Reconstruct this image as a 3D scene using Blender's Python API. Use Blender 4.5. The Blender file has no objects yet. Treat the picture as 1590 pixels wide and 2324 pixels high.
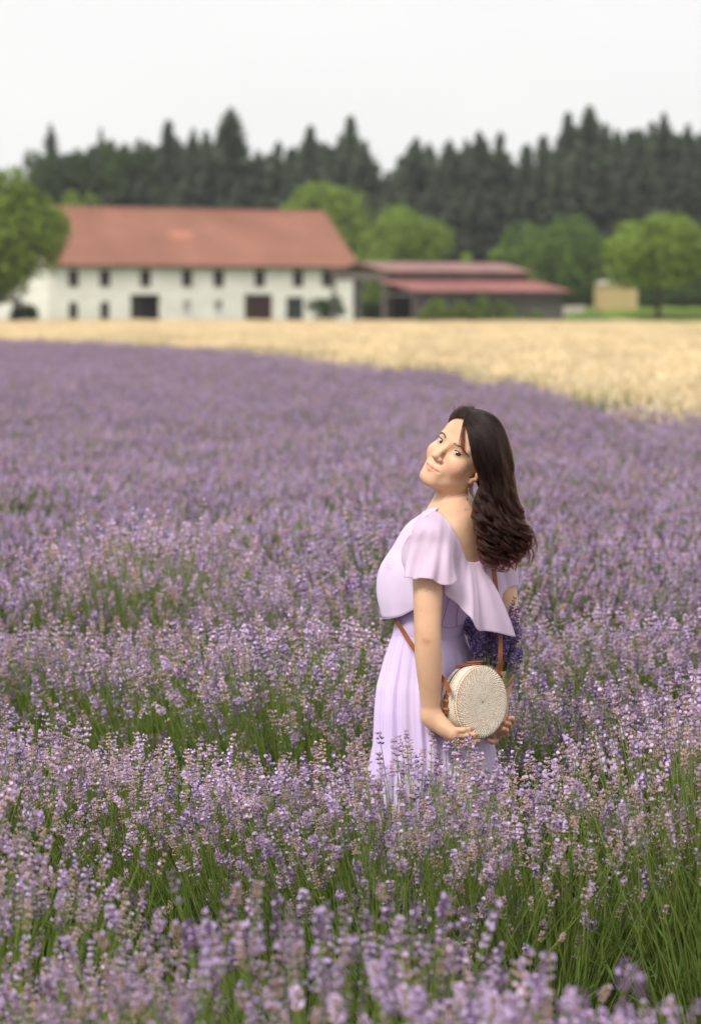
import bpy, math, random
import numpy as np
from mathutils import Vector, Matrix

scene = bpy.context.scene
COL = scene.collection
PI = math.pi

# ------------------------------------------------------------------ camera
CAM_H = 1.93
PITCH = math.radians(5.04)
FPX = 5487.0                       # focal length in pixels of a 1590 x 2324 print of the view
cam_data = bpy.data.cameras.new('camera')
cam = bpy.data.objects.new('camera', cam_data)
COL.objects.link(cam)
cam.location = (0, 0, CAM_H)
cam.rotation_euler = (PI / 2 - PITCH, 0, 0)
cam_data.sensor_fit = 'VERTICAL'
cam_data.sensor_height = 36.0
cam_data.lens = 85.0
cam_data.clip_end = 6000
cam_data.dof.use_dof = True
cam_data.dof.focus_distance = 6.42
cam_data.dof.aperture_fstop = 3.1
scene.camera = cam

# ------------------------------------------------------------------ overcast sky
world = bpy.data.worlds.new('World')
scene.world = world
world.use_nodes = True
nt = world.node_tree
nt.nodes.clear()
w_out = nt.nodes.new('ShaderNodeOutputWorld')
w_bg = nt.nodes.new('ShaderNodeBackground')
w_sky = nt.nodes.new('ShaderNodeTexSky')
w_sky.sky_type = 'NISHITA'
w_sky.sun_disc = False
w_sky.sun_elevation = math.radians(50)
w_sky.sun_rotation = math.radians(-151)
w_mix = nt.nodes.new('ShaderNodeMixRGB')
w_mix.inputs['Fac'].default_value = 0.97
w_co = nt.nodes.new('ShaderNodeTexCoord')
w_map = nt.nodes.new('ShaderNodeMapping')
w_map.inputs['Scale'].default_value = (1.0, 1.0, 3.0)
w_noise = nt.nodes.new('ShaderNodeTexNoise')
w_noise.inputs['Scale'].default_value = 2.2
w_noise.inputs['Detail'].default_value = 4
w_ramp = nt.nodes.new('ShaderNodeValToRGB')
w_ramp.color_ramp.elements[0].position = 0.3
w_ramp.color_ramp.elements[0].color = (8.7, 8.68, 8.62, 1)
w_ramp.color_ramp.elements[1].position = 0.7
w_ramp.color_ramp.elements[1].color = (9.7, 9.66, 9.6, 1)
nt.links.new(w_co.outputs['Generated'], w_map.inputs['Vector'])
nt.links.new(w_map.outputs[0], w_noise.inputs['Vector'])
nt.links.new(w_noise.outputs[0], w_ramp.inputs[0])
nt.links.new(w_sky.outputs[0], w_mix.inputs[1])
nt.links.new(w_ramp.outputs[0], w_mix.inputs[2])
nt.links.new(w_mix.outputs[0], w_bg.inputs['Color'])
w_bg.inputs['Strength'].default_value = 0.072
nt.links.new(w_bg.outputs[0], w_out.inputs['Surface'])

# ------------------------------------------------------------------ soft sun behind cloud
sun_data = bpy.data.lights.new('sun', 'SUN')
sun_data.energy = 2.2
sun_data.angle = math.radians(18)
sun_data.color = (1.0, 0.93, 0.82)
sun = bpy.data.objects.new('sun', sun_data)
COL.objects.link(sun)
sun.rotation_euler = Vector((-0.38, -0.68, 0.76)).to_track_quat('Z', 'Y').to_euler()

scene.view_settings.view_transform = 'Standard'
scene.view_settings.look = 'None'
scene.view_settings.exposure = 0.62
scene.view_settings.gamma = 1.0
scene.view_settings.use_curve_mapping = False
scene.cycles.use_denoising = True
scene.cycles.max_bounces = 8
scene.cycles.diffuse_bounces = 3
scene.cycles.transparent_max_bounces = 8

# ------------------------------------------------------------------ helpers
def P(px, py, Y):
    """world point at distance Y along the ground seen at print pixel (px, py)"""
    kx, ky = (px - 795.0) / FPX, (1162.0 - py) / FPX
    c, s = math.cos(PITCH), math.sin(PITCH)
    d = Vector((kx, c + s * ky, -s + c * ky))
    return Vector((0, 0, CAM_H)) + d * (Y / d.y)

def new_mat(name, color=(0.5, 0.5, 0.5), rough=0.7, spec=0.3):
    m = bpy.data.materials.new(name)
    m.use_nodes = True
    b = m.node_tree.nodes['Principled BSDF']
    b.inputs['Base Color'].default_value = (*color, 1)
    b.inputs['Roughness'].default_value = rough
    b.inputs['Specular IOR Level'].default_value = spec
    return m

def noise_mat(name, c1, c2, scale=5.0, rough=0.8, detail=5, spec=0.2, bump=0.0, coord='Object', stretch=(1, 1, 1),
              lo=0.35, hi=0.65, attr=None, rnd=0.0, trans=0.0, bump_scale=None):
    """noise between two colours; optional per-vertex tint, per-object value shift, translucency, bump"""
    m = new_mat(name, c1, rough, spec)
    t = m.node_tree
    b = t.nodes['Principled BSDF']
    co = t.nodes.new('ShaderNodeTexCoord')
    mp = t.nodes.new('ShaderNodeMapping')
    mp.inputs['Scale'].default_value = stretch
    n = t.nodes.new('ShaderNodeTexNoise')
    n.inputs['Scale'].default_value = scale
    n.inputs['Detail'].default_value = detail
    r = t.nodes.new('ShaderNodeValToRGB')
    r.color_ramp.elements[0].position = lo
    r.color_ramp.elements[1].position = hi
    r.color_ramp.elements[0].color = (*c1, 1)
    r.color_ramp.elements[1].color = (*c2, 1)
    t.links.new(co.outputs[coord], mp.inputs[0])
    t.links.new(mp.outputs[0], n.inputs['Vector'])
    t.links.new(n.outputs[0], r.inputs[0])
    out = r.outputs[0]
    if attr:
        a = t.nodes.new('ShaderNodeAttribute')
        a.attribute_name = attr
        x = t.nodes.new('ShaderNodeMixRGB')
        x.blend_type = 'MULTIPLY'
        x.inputs[0].default_value = 1
        t.links.new(out, x.inputs[1])
        t.links.new(a.outputs['Color'], x.inputs[2])
        out = x.outputs[0]
    if rnd:
        oi = t.nodes.new('ShaderNodeObjectInfo')
        mr = t.nodes.new('ShaderNodeMapRange')
        mr.inputs['To Min'].default_value = 1 - rnd
        mr.inputs['To Max'].default_value = 1 + rnd
        hs = t.nodes.new('ShaderNodeHueSaturation')
        t.links.new(oi.outputs['Random'], mr.inputs[0])
        t.links.new(mr.outputs[0], hs.inputs['Value'])
        t.links.new(out, hs.inputs['Color'])
        out = hs.outputs[0]
    t.links.new(out, b.inputs['Base Color'])
    if bump:
        bp = t.nodes.new('ShaderNodeBump')
        bp.inputs['Strength'].default_value = bump
        src = n
        if bump_scale:
            src = t.nodes.new('ShaderNodeTexNoise')
            src.inputs['Scale'].default_value = bump_scale
            t.links.new(mp.outputs[0], src.inputs['Vector'])
        t.links.new(src.outputs[0], bp.inputs['Height'])
        t.links.new(bp.outputs[0], b.inputs['Normal'])
    if trans:
        tr = t.nodes.new('ShaderNodeBsdfTranslucent')
        ms = t.nodes.new('ShaderNodeMixShader')
        ms.inputs[0].default_value = trans
        o = [q for q in t.nodes if q.type == 'OUTPUT_MATERIAL'][0]
        t.links.new(out, tr.inputs['Color'])
        t.links.new(b.outputs[0], ms.inputs[1])
        t.links.new(tr.outputs[0], ms.inputs[2])
        t.links.new(ms.outputs[0], o.inputs['Surface'])
    return m

def tag(o, label=None, cat=None, group=None, kind=None):
    if label: o['label'] = label
    if cat: o['category'] = cat
    if group: o['group'] = group
    if kind: o['kind'] = kind
    return o

def link(name, me, parent=None):
    o = bpy.data.objects.new(name, me)
    COL.objects.link(o)
    if parent is not None: o.parent = parent
    return o

def empty(name, loc=(0, 0, 0), rz=0.0, label=None, cat=None, group=None, kind=None):
    o = bpy.data.objects.new(name, None)
    COL.objects.link(o)
    o.empty_display_size = 0.2
    o.location = loc
    o.rotation_euler = (0, 0, rz)
    return tag(o, label, cat, group, kind)

def np_mesh(name, verts, faces, mats, midx=None, tint=None, smooth=False):
    """mesh from arrays; faces all of one length (3 or 4) or list of lists"""
    me = bpy.data.meshes.new(name)
    verts = np.asarray(verts, dtype=np.float32)
    if isinstance(faces, np.ndarray):
        nf, k = faces.shape
        me.vertices.add(len(verts))
        me.vertices.foreach_set('co', verts.ravel())
        me.loops.add(nf * k)
        me.loops.foreach_set('vertex_index', faces.astype(np.int32).ravel())
        me.polygons.add(nf)
        me.polygons.foreach_set('loop_start', np.arange(0, nf * k, k, dtype=np.int32))
        me.polygons.foreach_set('loop_total', np.full(nf, k, dtype=np.int32))
    else:
        me.from_pydata([tuple(v) for v in verts], [], faces)
    for m in (mats if isinstance(mats, (list, tuple)) else [mats]): me.materials.append(m)
    if midx is not None: me.polygons.foreach_set('material_index', np.asarray(midx, dtype=np.int32))
    me.update(calc_edges=True)
    if tint is not None:
        a = me.color_attributes.new('tint', 'FLOAT_COLOR', 'POINT')
        c = np.ones((len(verts), 4), dtype=np.float32)
        c[:, :3] = tint
        a.data.foreach_set('color', c.ravel())
    if smooth: me.polygons.foreach_set('use_smooth', np.ones(len(me.polygons), dtype=bool))
    return me

class MB:
    """collects simple solids into one mesh"""
    def __init__(s): s.v, s.f = [], []
    def add(s, v, f):
        o = len(s.v)
        s.v += [tuple(q) for q in v]
        s.f += [[i + o for i in q] for q in f]
        return s
    def box(s, x0, x1, y0, y1, z0, z1):
        return s.hexa([(x0, y0, z0), (x1, y0, z0), (x1, y1, z0), (x0, y1, z0)], [(x0, y0, z1), (x1, y0, z1), (x1, y1, z1), (x0, y1, z1)])
    def hexa(s, lo, hi):
        return s.add(list(lo) + list(hi), [[3, 2, 1, 0], [4, 5, 6, 7], [0, 1, 5, 4], [1, 2, 6, 5], [2, 3, 7, 6], [3, 0, 4, 7]])
    def slab(s, quad, th):
        """a quad given thickness along its normal"""
        q = [Vector(a) for a in quad]
        n = (q[1] - q[0]).cross(q[3] - q[0]).normalized() * th
        return s.hexa([a - n for a in q], q)
    def tube(s, pts, rad, n=8, cap=True):
        pts = [Vector(p) for p in pts]
        m = len(pts)
        if not hasattr(rad, '__len__'): rad = [rad] * m
        rings, up = [], None
        for i in range(m):
            t = (pts[min(i + 1, m - 1)] - pts[max(i - 1, 0)]).normalized()
            if up is None:
                up = t.orthogonal().normalized()
            else:
                up = (up - t * up.dot(t))
                up = up.normalized() if up.length > 1e-6 else t.orthogonal().normalized()
            b = t.cross(up)
            rings.append([pts[i] + (up * math.cos(2 * PI * k / n) + b * math.sin(2 * PI * k / n)) * rad[i] for k in range(n)])
        v = [q for r in rings for q in r]
        f = [[i * n + k, i * n + (k + 1) % n, (i + 1) * n + (k + 1) % n, (i + 1) * n + k] for i in range(m - 1) for k in range(n)]
        if cap: f += [[k for k in reversed(range(n))], [(m - 1) * n + k for k in range(n)]]
        return s.add(v, f)
    def build(s, name, mat, parent=None, smooth=False, bevel=0.0):
        me = bpy.data.meshes.new(name)
        me.from_pydata(s.v, [], s.f)
        for m in (mat if isinstance(mat, (list, tuple)) else [mat]): me.materials.append(m)
        me.update()
        if smooth: me.polygons.foreach_set('use_smooth', np.ones(len(me.polygons), dtype=bool))
        o = link(name, me, parent)
        if bevel:
            b = o.modifiers.new('bevel', 'BEVEL')
            b.width = bevel
            b.segments = 2
            b.limit_method = 'ANGLE'
        return o

def copy_tree(o, parent=None):
    c = o.copy()
    COL.objects.link(c)
    c.parent = parent
    for ch in list(o.children): copy_tree(ch, c)
    return c

def scatter(name, pts, rots, scls, idx, protos, mat=None):
    """one object that plants copies of the prototype meshes at its points"""
    coll = bpy.data.collections.new(name + '_kinds')
    for i, me in enumerate(protos):
        coll.objects.link(bpy.data.objects.new('%s_kind_%02d' % (name, i), me))
    me = bpy.data.meshes.new(name)
    me.vertices.add(len(pts))
    me.vertices.foreach_set('co', np.asarray(pts, dtype=np.float32).ravel())
    a = me.attributes.new('rot', 'FLOAT_VECTOR', 'POINT'); a.data.foreach_set('vector', np.asarray(rots, dtype=np.float32).ravel())
    a = me.attributes.new('scl', 'FLOAT_VECTOR', 'POINT'); a.data.foreach_set('vector', np.asarray(scls, dtype=np.float32).ravel())
    a = me.attributes.new('idx', 'INT', 'POINT'); a.data.foreach_set('value', np.asarray(idx, dtype=np.int32))
    o = link(name, me)
    ng = bpy.data.node_groups.new(name + '_nodes', 'GeometryNodeTree')
    ng.interface.new_socket('Geometry', in_out='INPUT', socket_type='NodeSocketGeometry')
    ng.interface.new_socket('Geometry', in_out='OUTPUT', socket_type='NodeSocketGeometry')
    gi = ng.nodes.new('NodeGroupInput'); go = ng.nodes.new('NodeGroupOutput')
    ci = ng.nodes.new('GeometryNodeCollectionInfo')
    ci.inputs['Collection'].default_value = coll
    ci.inputs['Separate Children'].default_value = True
    ci.inputs['Reset Children'].default_value = True
    ip = ng.nodes.new('GeometryNodeInstanceOnPoints')
    ip.inputs['Pick Instance'].default_value = True
    def na(n, t):
        q = ng.nodes.new('GeometryNodeInputNamedAttribute')
        q.data_type = t
        q.inputs['Name'].default_value = n
        return q.outputs['Attribute']
    ng.links.new(gi.outputs[0], ip.inputs['Points'])
    ng.links.new(ci.outputs[0], ip.inputs['Instance'])
    ng.links.new(na('idx', 'INT'), ip.inputs['Instance Index'])
    ng.links.new(na('rot', 'FLOAT_VECTOR'), ip.inputs['Rotation'])
    ng.links.new(na('scl', 'FLOAT_VECTOR'), ip.inputs['Scale'])
    ng.links.new(ip.outputs[0], go.inputs[0])
    md = o.modifiers.new('plant', 'NODES')
    md.node_group = ng
    return o
# ------------------------------------------------------------------ ground
random.seed(7)
M_soil = noise_mat('soil', (0.055, 0.042, 0.030), (0.10, 0.078, 0.055), 3.0, 0.95, 8, 0.05, bump=0.5, bump_scale=22)
M_straw_soil = noise_mat('straw_soil', (0.48, 0.40, 0.23), (0.58, 0.49, 0.30), 0.6, 0.95, 8, 0.05)
M_lawn = noise_mat('lawn', (0.12, 0.19, 0.030), (0.19, 0.26, 0.05), 0.25, 0.9, 8, 0.05)
M_meadow = noise_mat('meadow', (0.08, 0.13, 0.03), (0.13, 0.19, 0.05), 0.05, 0.9, 8, 0.05)
M_hill = noise_mat('far_hill', (0.045, 0.075, 0.05), (0.065, 0.095, 0.06), 0.02, 0.9, 8, 0.05)

def rise(x, y):
    """the land dips a little towards the farm and lifts on the right, behind the wheat"""
    tx = min(max((x - 12) / 12, 0), 1)
    ty = min(max((y - 192) / 34, 0), 1)
    td = min(max((y - 70) / 110, 0), 1)
    return 1.75 * tx * tx * (3 - 2 * tx) * ty * ty * (3 - 2 * ty) - 0.78 * td * td * (3 - 2 * td)

v, f = [], []
xs = [-700, -450, -250, -120] + list(range(-80, 0, 8)) + list(range(0, 48, 3)) + list(range(48, 121, 12)) + [250, 450, 700]
ys = [-120, -60, 0, 60] + list(range(70, 262, 8)) + [300, 340, 420, 520, 700, 900, 1150]
for y in ys:
    for x in xs: v.append((x, y, rise(x, y)))
nx = len(xs)
for j in range(len(ys) - 1):
    for i in range(nx - 1): f.append([j * nx + i, j * nx + i + 1, (j + 1) * nx + i + 1, (j + 1) * nx + i])
tag(link('ground', np_mesh('ground', v, f, M_meadow, smooth=True)), 'grassy ground stretching away under the farm and the wood', kind='structure')

# edge between lavender and wheat, measured along the tops of the plants
EDGE = [(-60, 92), (-30, 79), (-9.7, 67), (-5.6, 60), (-1.8, 50), (0.0, 43), (1.35, 36), (2.26, 30.7), (2.87, 26), (3.36, 23.0), (4.6, 15), (7.2, 0), (9, -12)]
def edge_y(x):
    if x <= EDGE[0][0]: return EDGE[0][1]
    for (x0, y0), (x1, y1) in zip(EDGE, EDGE[1:]):
        if x0 <= x <= x1: return y0 + (y1 - y0) * (x - x0) / (x1 - x0)
    return -50
def sheet(name, poly, z, mat, label):
    o = link(name, np_mesh(name, [(x, y, z) for x, y in poly], [list(range(len(poly)))], mat))
    tag(o, label, kind='structure')
    return o
sheet('lavender_soil', [(-60, -12)] + [(9, -12)] + EDGE[::-1][1:], 0.004, M_soil, 'dark soil between the lavender rows')
def far_edge(x):
    if x < -12: return 214
    if x < 10: return 214 - (x + 12) * 0.5
    return 203 - min((x - 10) * 0.6, 12)
v, f = [], []
xs2 = np.linspace(-60, 60, 61)
for x in xs2:
    y0, y1 = max(edge_y(x), -12), far_edge(x)
    for j in range(31):
        y = y0 + (y1 - y0) * j / 30
        v.append((x, y, rise(x, y) + 0.02))
for i in range(60):
    for j in range(30): f.append([i * 31 + j, (i + 1) * 31 + j, (i + 1) * 31 + j + 1, i * 31 + j + 1])
tag(link('wheat_soil', np_mesh('wheat_soil', v, f, M_straw_soil, smooth=True)), 'straw coloured soil under the wheat', kind='structure')

v, f = [], []
for j in range(13):
    for i in range(15):
        x, y = 14 + i * 5.0, 186 + j * 6.0
        v.append((x, y, rise(x, y) + 0.03))
for j in range(12):
    for i in range(14): f.append([j * 15 + i, j * 15 + i + 1, (j + 1) * 15 + i + 1, (j + 1) * 15 + i])
tag(link('lawn', np_mesh('lawn', v, f, M_lawn, smooth=True)), 'mown green lawn around the trees right of the shed', kind='structure')

# low wooded hill far behind the wood
v, f = [], []
for j in range(9):
    for i in range(41):
        x = -400 + i * 20
        h = 38 + 9 * math.sin(i * 0.35 + 0.5) + 5 * math.sin(i * 0.9) - (max(0, -60 - x) * 0.22)
        t = j / 8
        v.append((x, 760 + j * 40, max(h, 2) * math.sin(t * PI / 2) - 1))
for j in range(8):
    for i in range(40): f.append([j * 41 + i, j * 41 + i + 1, (j + 1) * 41 + i + 1, (j + 1) * 41 + i])
tag(link('hill', np_mesh('hill', v, f, M_hill, smooth=True)), 'hazy wooded hill beyond the dark conifers', kind='structure')
# ------------------------------------------------------------------ the barn
M_plaster = noise_mat('lime_plaster', (0.74, 0.71, 0.66), (0.86, 0.83, 0.78), 0.5, 0.9, 6, 0.1, stretch=(1, 1, 2.2))
M_tile = noise_mat('clay_tiles', (0.30, 0.14, 0.10), (0.41, 0.195, 0.145), 0.22, 0.75, 7, 0.2, lo=0.3, hi=0.75)
M_tile_new = noise_mat('newer_clay_tiles', (0.47, 0.205, 0.135), (0.44, 0.195, 0.13), 0.6, 0.75, 5, 0.2)
M_dark_wood = noise_mat('dark_stained_wood', (0.018, 0.012, 0.011), (0.035, 0.022, 0.02), 2.0, 0.7, 5, 0.2, stretch=(6, 6, 1))
M_brown_wood = noise_mat('red_brown_wood', (0.032, 0.014, 0.013), (0.055, 0.026, 0.023), 2.0, 0.7, 5, 0.2, stretch=(6, 6, 1))
M_black_in = new_mat('interior_shade_black', (0.012, 0.012, 0.014), 0.9, 0.1)  # near-black colour standing for the shade inside barn and shed
M_glass = new_mat('dark_window_glass', (0.02, 0.025, 0.03), 0.08, 0.5)
M_frame = new_mat('white_painted_frame', (0.62, 0.60, 0.57), 0.6, 0.3)
M_stone = noise_mat('plinth_stone', (0.40, 0.38, 0.34), (0.55, 0.53, 0.49), 1.0, 0.9, 6, 0.1)
M_grey_wood = noise_mat('weathered_boards', (0.085, 0.075, 0.075), (0.17, 0.155, 0.15), 1.2, 0.85, 6, 0.1, stretch=(5, 5, 0.6))
M_red_roof = noise_mat('red_roof_sheet', (0.27, 0.115, 0.105), (0.34, 0.15, 0.135), 0.4, 0.6, 5, 0.3)
M_red_roof_old = noise_mat('faded_red_roof_sheet', (0.24, 0.125, 0.12), (0.32, 0.17, 0.155), 0.4, 0.7, 5, 0.3)

PHI = math.radians(30)
E = Vector((math.cos(PHI), math.sin(PHI), 0))        # along the front, away to the right
Dp = Vector((-math.sin(PHI), math.cos(PHI), 0))      # into the building
def on_wall(px, py, O):
    """(s, z): metres along and above a front wall that starts at O"""
    a = Vector((0, 0, CAM_H)); d = P(px, py, 100) - a
    t = (O - a).dot(Dp) / d.dot(Dp)
    q = a + d * t
    return (q - O).dot(E), q.z

barn_o = P(112, 722, 229.0); barn_o.z = rise(barn_o.x, 229) - 0.1
L_barn = on_wall(801, 650, barn_o)[0]
DEPTH = 13.6
yo = -0.6                            # the eave hangs this far before the wall
RIDGE = on_wall(430, 477, barn_o + Dp * DEPTH / 2)[1] - barn_o.z - 0.2
zo = on_wall(450, 607, barn_o + Dp * yo)[1] - barn_o.z
EAVE = zo + (RIDGE - zo) / (DEPTH / 2 - yo) * -yo
barn = empty('barn', barn_o, PHI, 'long white plastered barn with steep red tiled roof', 'barn')
# front wall pierced by openings: a grid of wall panels around them
up_x = [306, 437, 605, 777, 908, 1078, 1237, 1357]
def cr(cx, cy): return cx * 0.5469, 341.6 + cy * 0.5469
opens = []
for cx in up_x: opens.append(('hatch', cx - 22, cx + 22, 496, 564))
opens += [('arch', 287, 325, 627, 694), ('arch', 418, 456, 625, 694), ('dark_door', 543, 668, 597, 694), ('small', 762, 796, 624, 672),
          ('half', 893, 927, 622, 670), ('brown_door', 1015, 1133, 596, 698), ('glazed', 1188, 1262, 608, 694)]
rects = []
for k, x0, x1, y0, y1 in opens:
    s0, _ = on_wall(*cr(x0, y1), barn_o); s1, _ = on_wall(*cr(x1, y1), barn_o)
    sm = 0.5 * (x0 + x1)
    z1 = on_wall(*cr(sm, y0), barn_o)[1] - barn_o.z; z0 = on_wall(*cr(sm, y1), barn_o)[1] - barn_o.z
    if k in ('dark_door', 'brown_door', 'glazed', 'arch'): z0 = 0.12
    rects.append((k, s0, s1, z0, min(z1, EAVE - 0.06)))
WT = 0.45
def pierced_wall(L, H, rects, th):
    xs = sorted(set([0, L] + [r[1] for r in rects] + [r[2] for r in rects]))
    zs = sorted(set([0, H] + [r[3] for r in rects] + [r[4] for r in rects]))
    m = MB()
    def is_open(i, j):
        if i < 0 or j < 0 or i >= len(xs) - 1 or j >= len(zs) - 1: return True
        x, z = 0.5 * (xs[i] + xs[i + 1]), 0.5 * (zs[j] + zs[j + 1])
        return any(r[1] < x < r[2] and r[3] < z < r[4] for r in rects)
    for i in range(len(xs) - 1):
        for j in range(len(zs) - 1):
            if is_open(i, j): continue
            a, b, c, d = xs[i], xs[i + 1], zs[j], zs[j + 1]
            m.add([(a, 0, c), (b, 0, c), (b, 0, d), (a, 0, d)], [[0, 1, 2, 3]])
            m.add([(a, th, c), (b, th, c), (b, th, d), (a, th, d)], [[3, 2, 1, 0]])
            if is_open(i - 1, j): m.add([(a, 0, c), (a, th, c), (a, th, d), (a, 0, d)], [[3, 2, 1, 0]])
            if is_open(i + 1, j): m.add([(b, 0, c), (b, th, c), (b, th, d), (b, 0, d)], [[0, 1, 2, 3]])
            if is_open(i, j - 1): m.add([(a, 0, c), (b, 0, c), (b, th, c), (a, th, c)], [[3, 2, 1, 0]])
            if is_open(i, j + 1): m.add([(a, 0, d), (b, 0, d), (b, th, d), (a, th, d)], [[0, 1, 2, 3]])
    return m
pierced_wall(L_barn, EAVE, rects, WT).build('front_wall', M_plaster, barn)
def gable(s, th):
    m = MB()
    pr = [(0.46, 0), (DEPTH, 0), (DEPTH, EAVE), (DEPTH / 2, RIDGE - 0.15), (0.46, EAVE)]
    n = len(pr)
    m.add([(s, y, z) for y, z in pr] + [(s + th, y, z) for y, z in pr],
          [list(range(n))[::-1], list(range(n, 2 * n))] + [[i, (i + 1) % n, n + (i + 1) % n, n + i] for i in range(n)])
    return m
gable(0, WT).build('gable_wall', M_plaster, barn)
gable(L_barn - WT, WT).build('gable_wall', M_plaster, barn)
MB().box(WT + 0.01, L_barn - WT - 0.01, DEPTH - WT, DEPTH, 0, EAVE).build('rear_wall', M_plaster, barn)
MB().box(WT + 0.01, L_barn - WT - 0.01, 2.2, 2.3, 0, EAVE - 0.05).build('interior_shade', M_black_in, barn)  # black panel, the barn's inner darkness put in as colour
MB().box(-0.06, L_barn + 0.06, -0.07, -0.003, 0, 0.10).build('plinth', M_stone, barn)
# roof: two slopes with thickness, a lighter patch of newer tiles, ridge tiles
ov = 0.55
rm = MB()
x0, x1 = -ov, L_barn + ov
rm.slab([(x0, yo, zo + 0.2), (x1, yo, zo + 0.2), (x1, DEPTH / 2, RIDGE + 0.2), (x0, DEPTH / 2, RIDGE + 0.2)], 0.2)
roof = rm.build('roof', M_tile, barn)
MB().slab([(x1, DEPTH - yo, zo + 0.2), (x0, DEPTH - yo, zo + 0.2), (x0, DEPTH / 2, RIDGE + 0.2), (x1, DEPTH / 2, RIDGE + 0.2)], 0.2).build('rear_roof', M_tile, barn)
def on_roof(s, t, up=0.0):
    n = Vector((0, -(RIDGE - EAVE), DEPTH / 2 - yo)).normalized()
    return Vector((s, yo + t * (DEPTH / 2 - yo), zo + 0.2 + t * (RIDGE - zo))) + n * up
pm = MB()
for i in range(7):
    for j in range(4):
        s = 14.2 + i * 0.36 + (j % 2) * 0.18; t = 0.46 + j * 0.038
        pm.slab([on_roof(s, t, 0.04), on_roof(s + 0.33, t, 0.04), on_roof(s + 0.33, t + 0.036, 0.03), on_roof(s, t + 0.036, 0.03)], 0.03)
tag(pm.build('tile_patch', M_tile_new, roof), kind='stuff')
# courses of tiles laid as low ridges across the slope
cm = MB()
for k in range(1, 40):
    t = k / 40
    cm.slab([on_roof(x0 + 0.02, t, 0.035), on_roof(x1 - 0.02, t, 0.035), on_roof(x1 - 0.02, t + 0.022, 0.004), on_roof(x0 + 0.02, t + 0.022, 0.004)], 0.03)
tag(cm.build('tile_course', M_tile, roof), kind='stuff')
MB().tube([(x0 - 0.02, DEPTH / 2, RIDGE + 0.2), (x1 + 0.02, DEPTH / 2, RIDGE + 0.2)], 0.16, 8).build('ridge_tile', M_tile, roof)
MB().tube([(x0, yo - 0.1, zo + 0.08), (x1, yo - 0.1, zo + 0.08)], 0.09, 8).build('gutter', M_dark_wood, barn)
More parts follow.
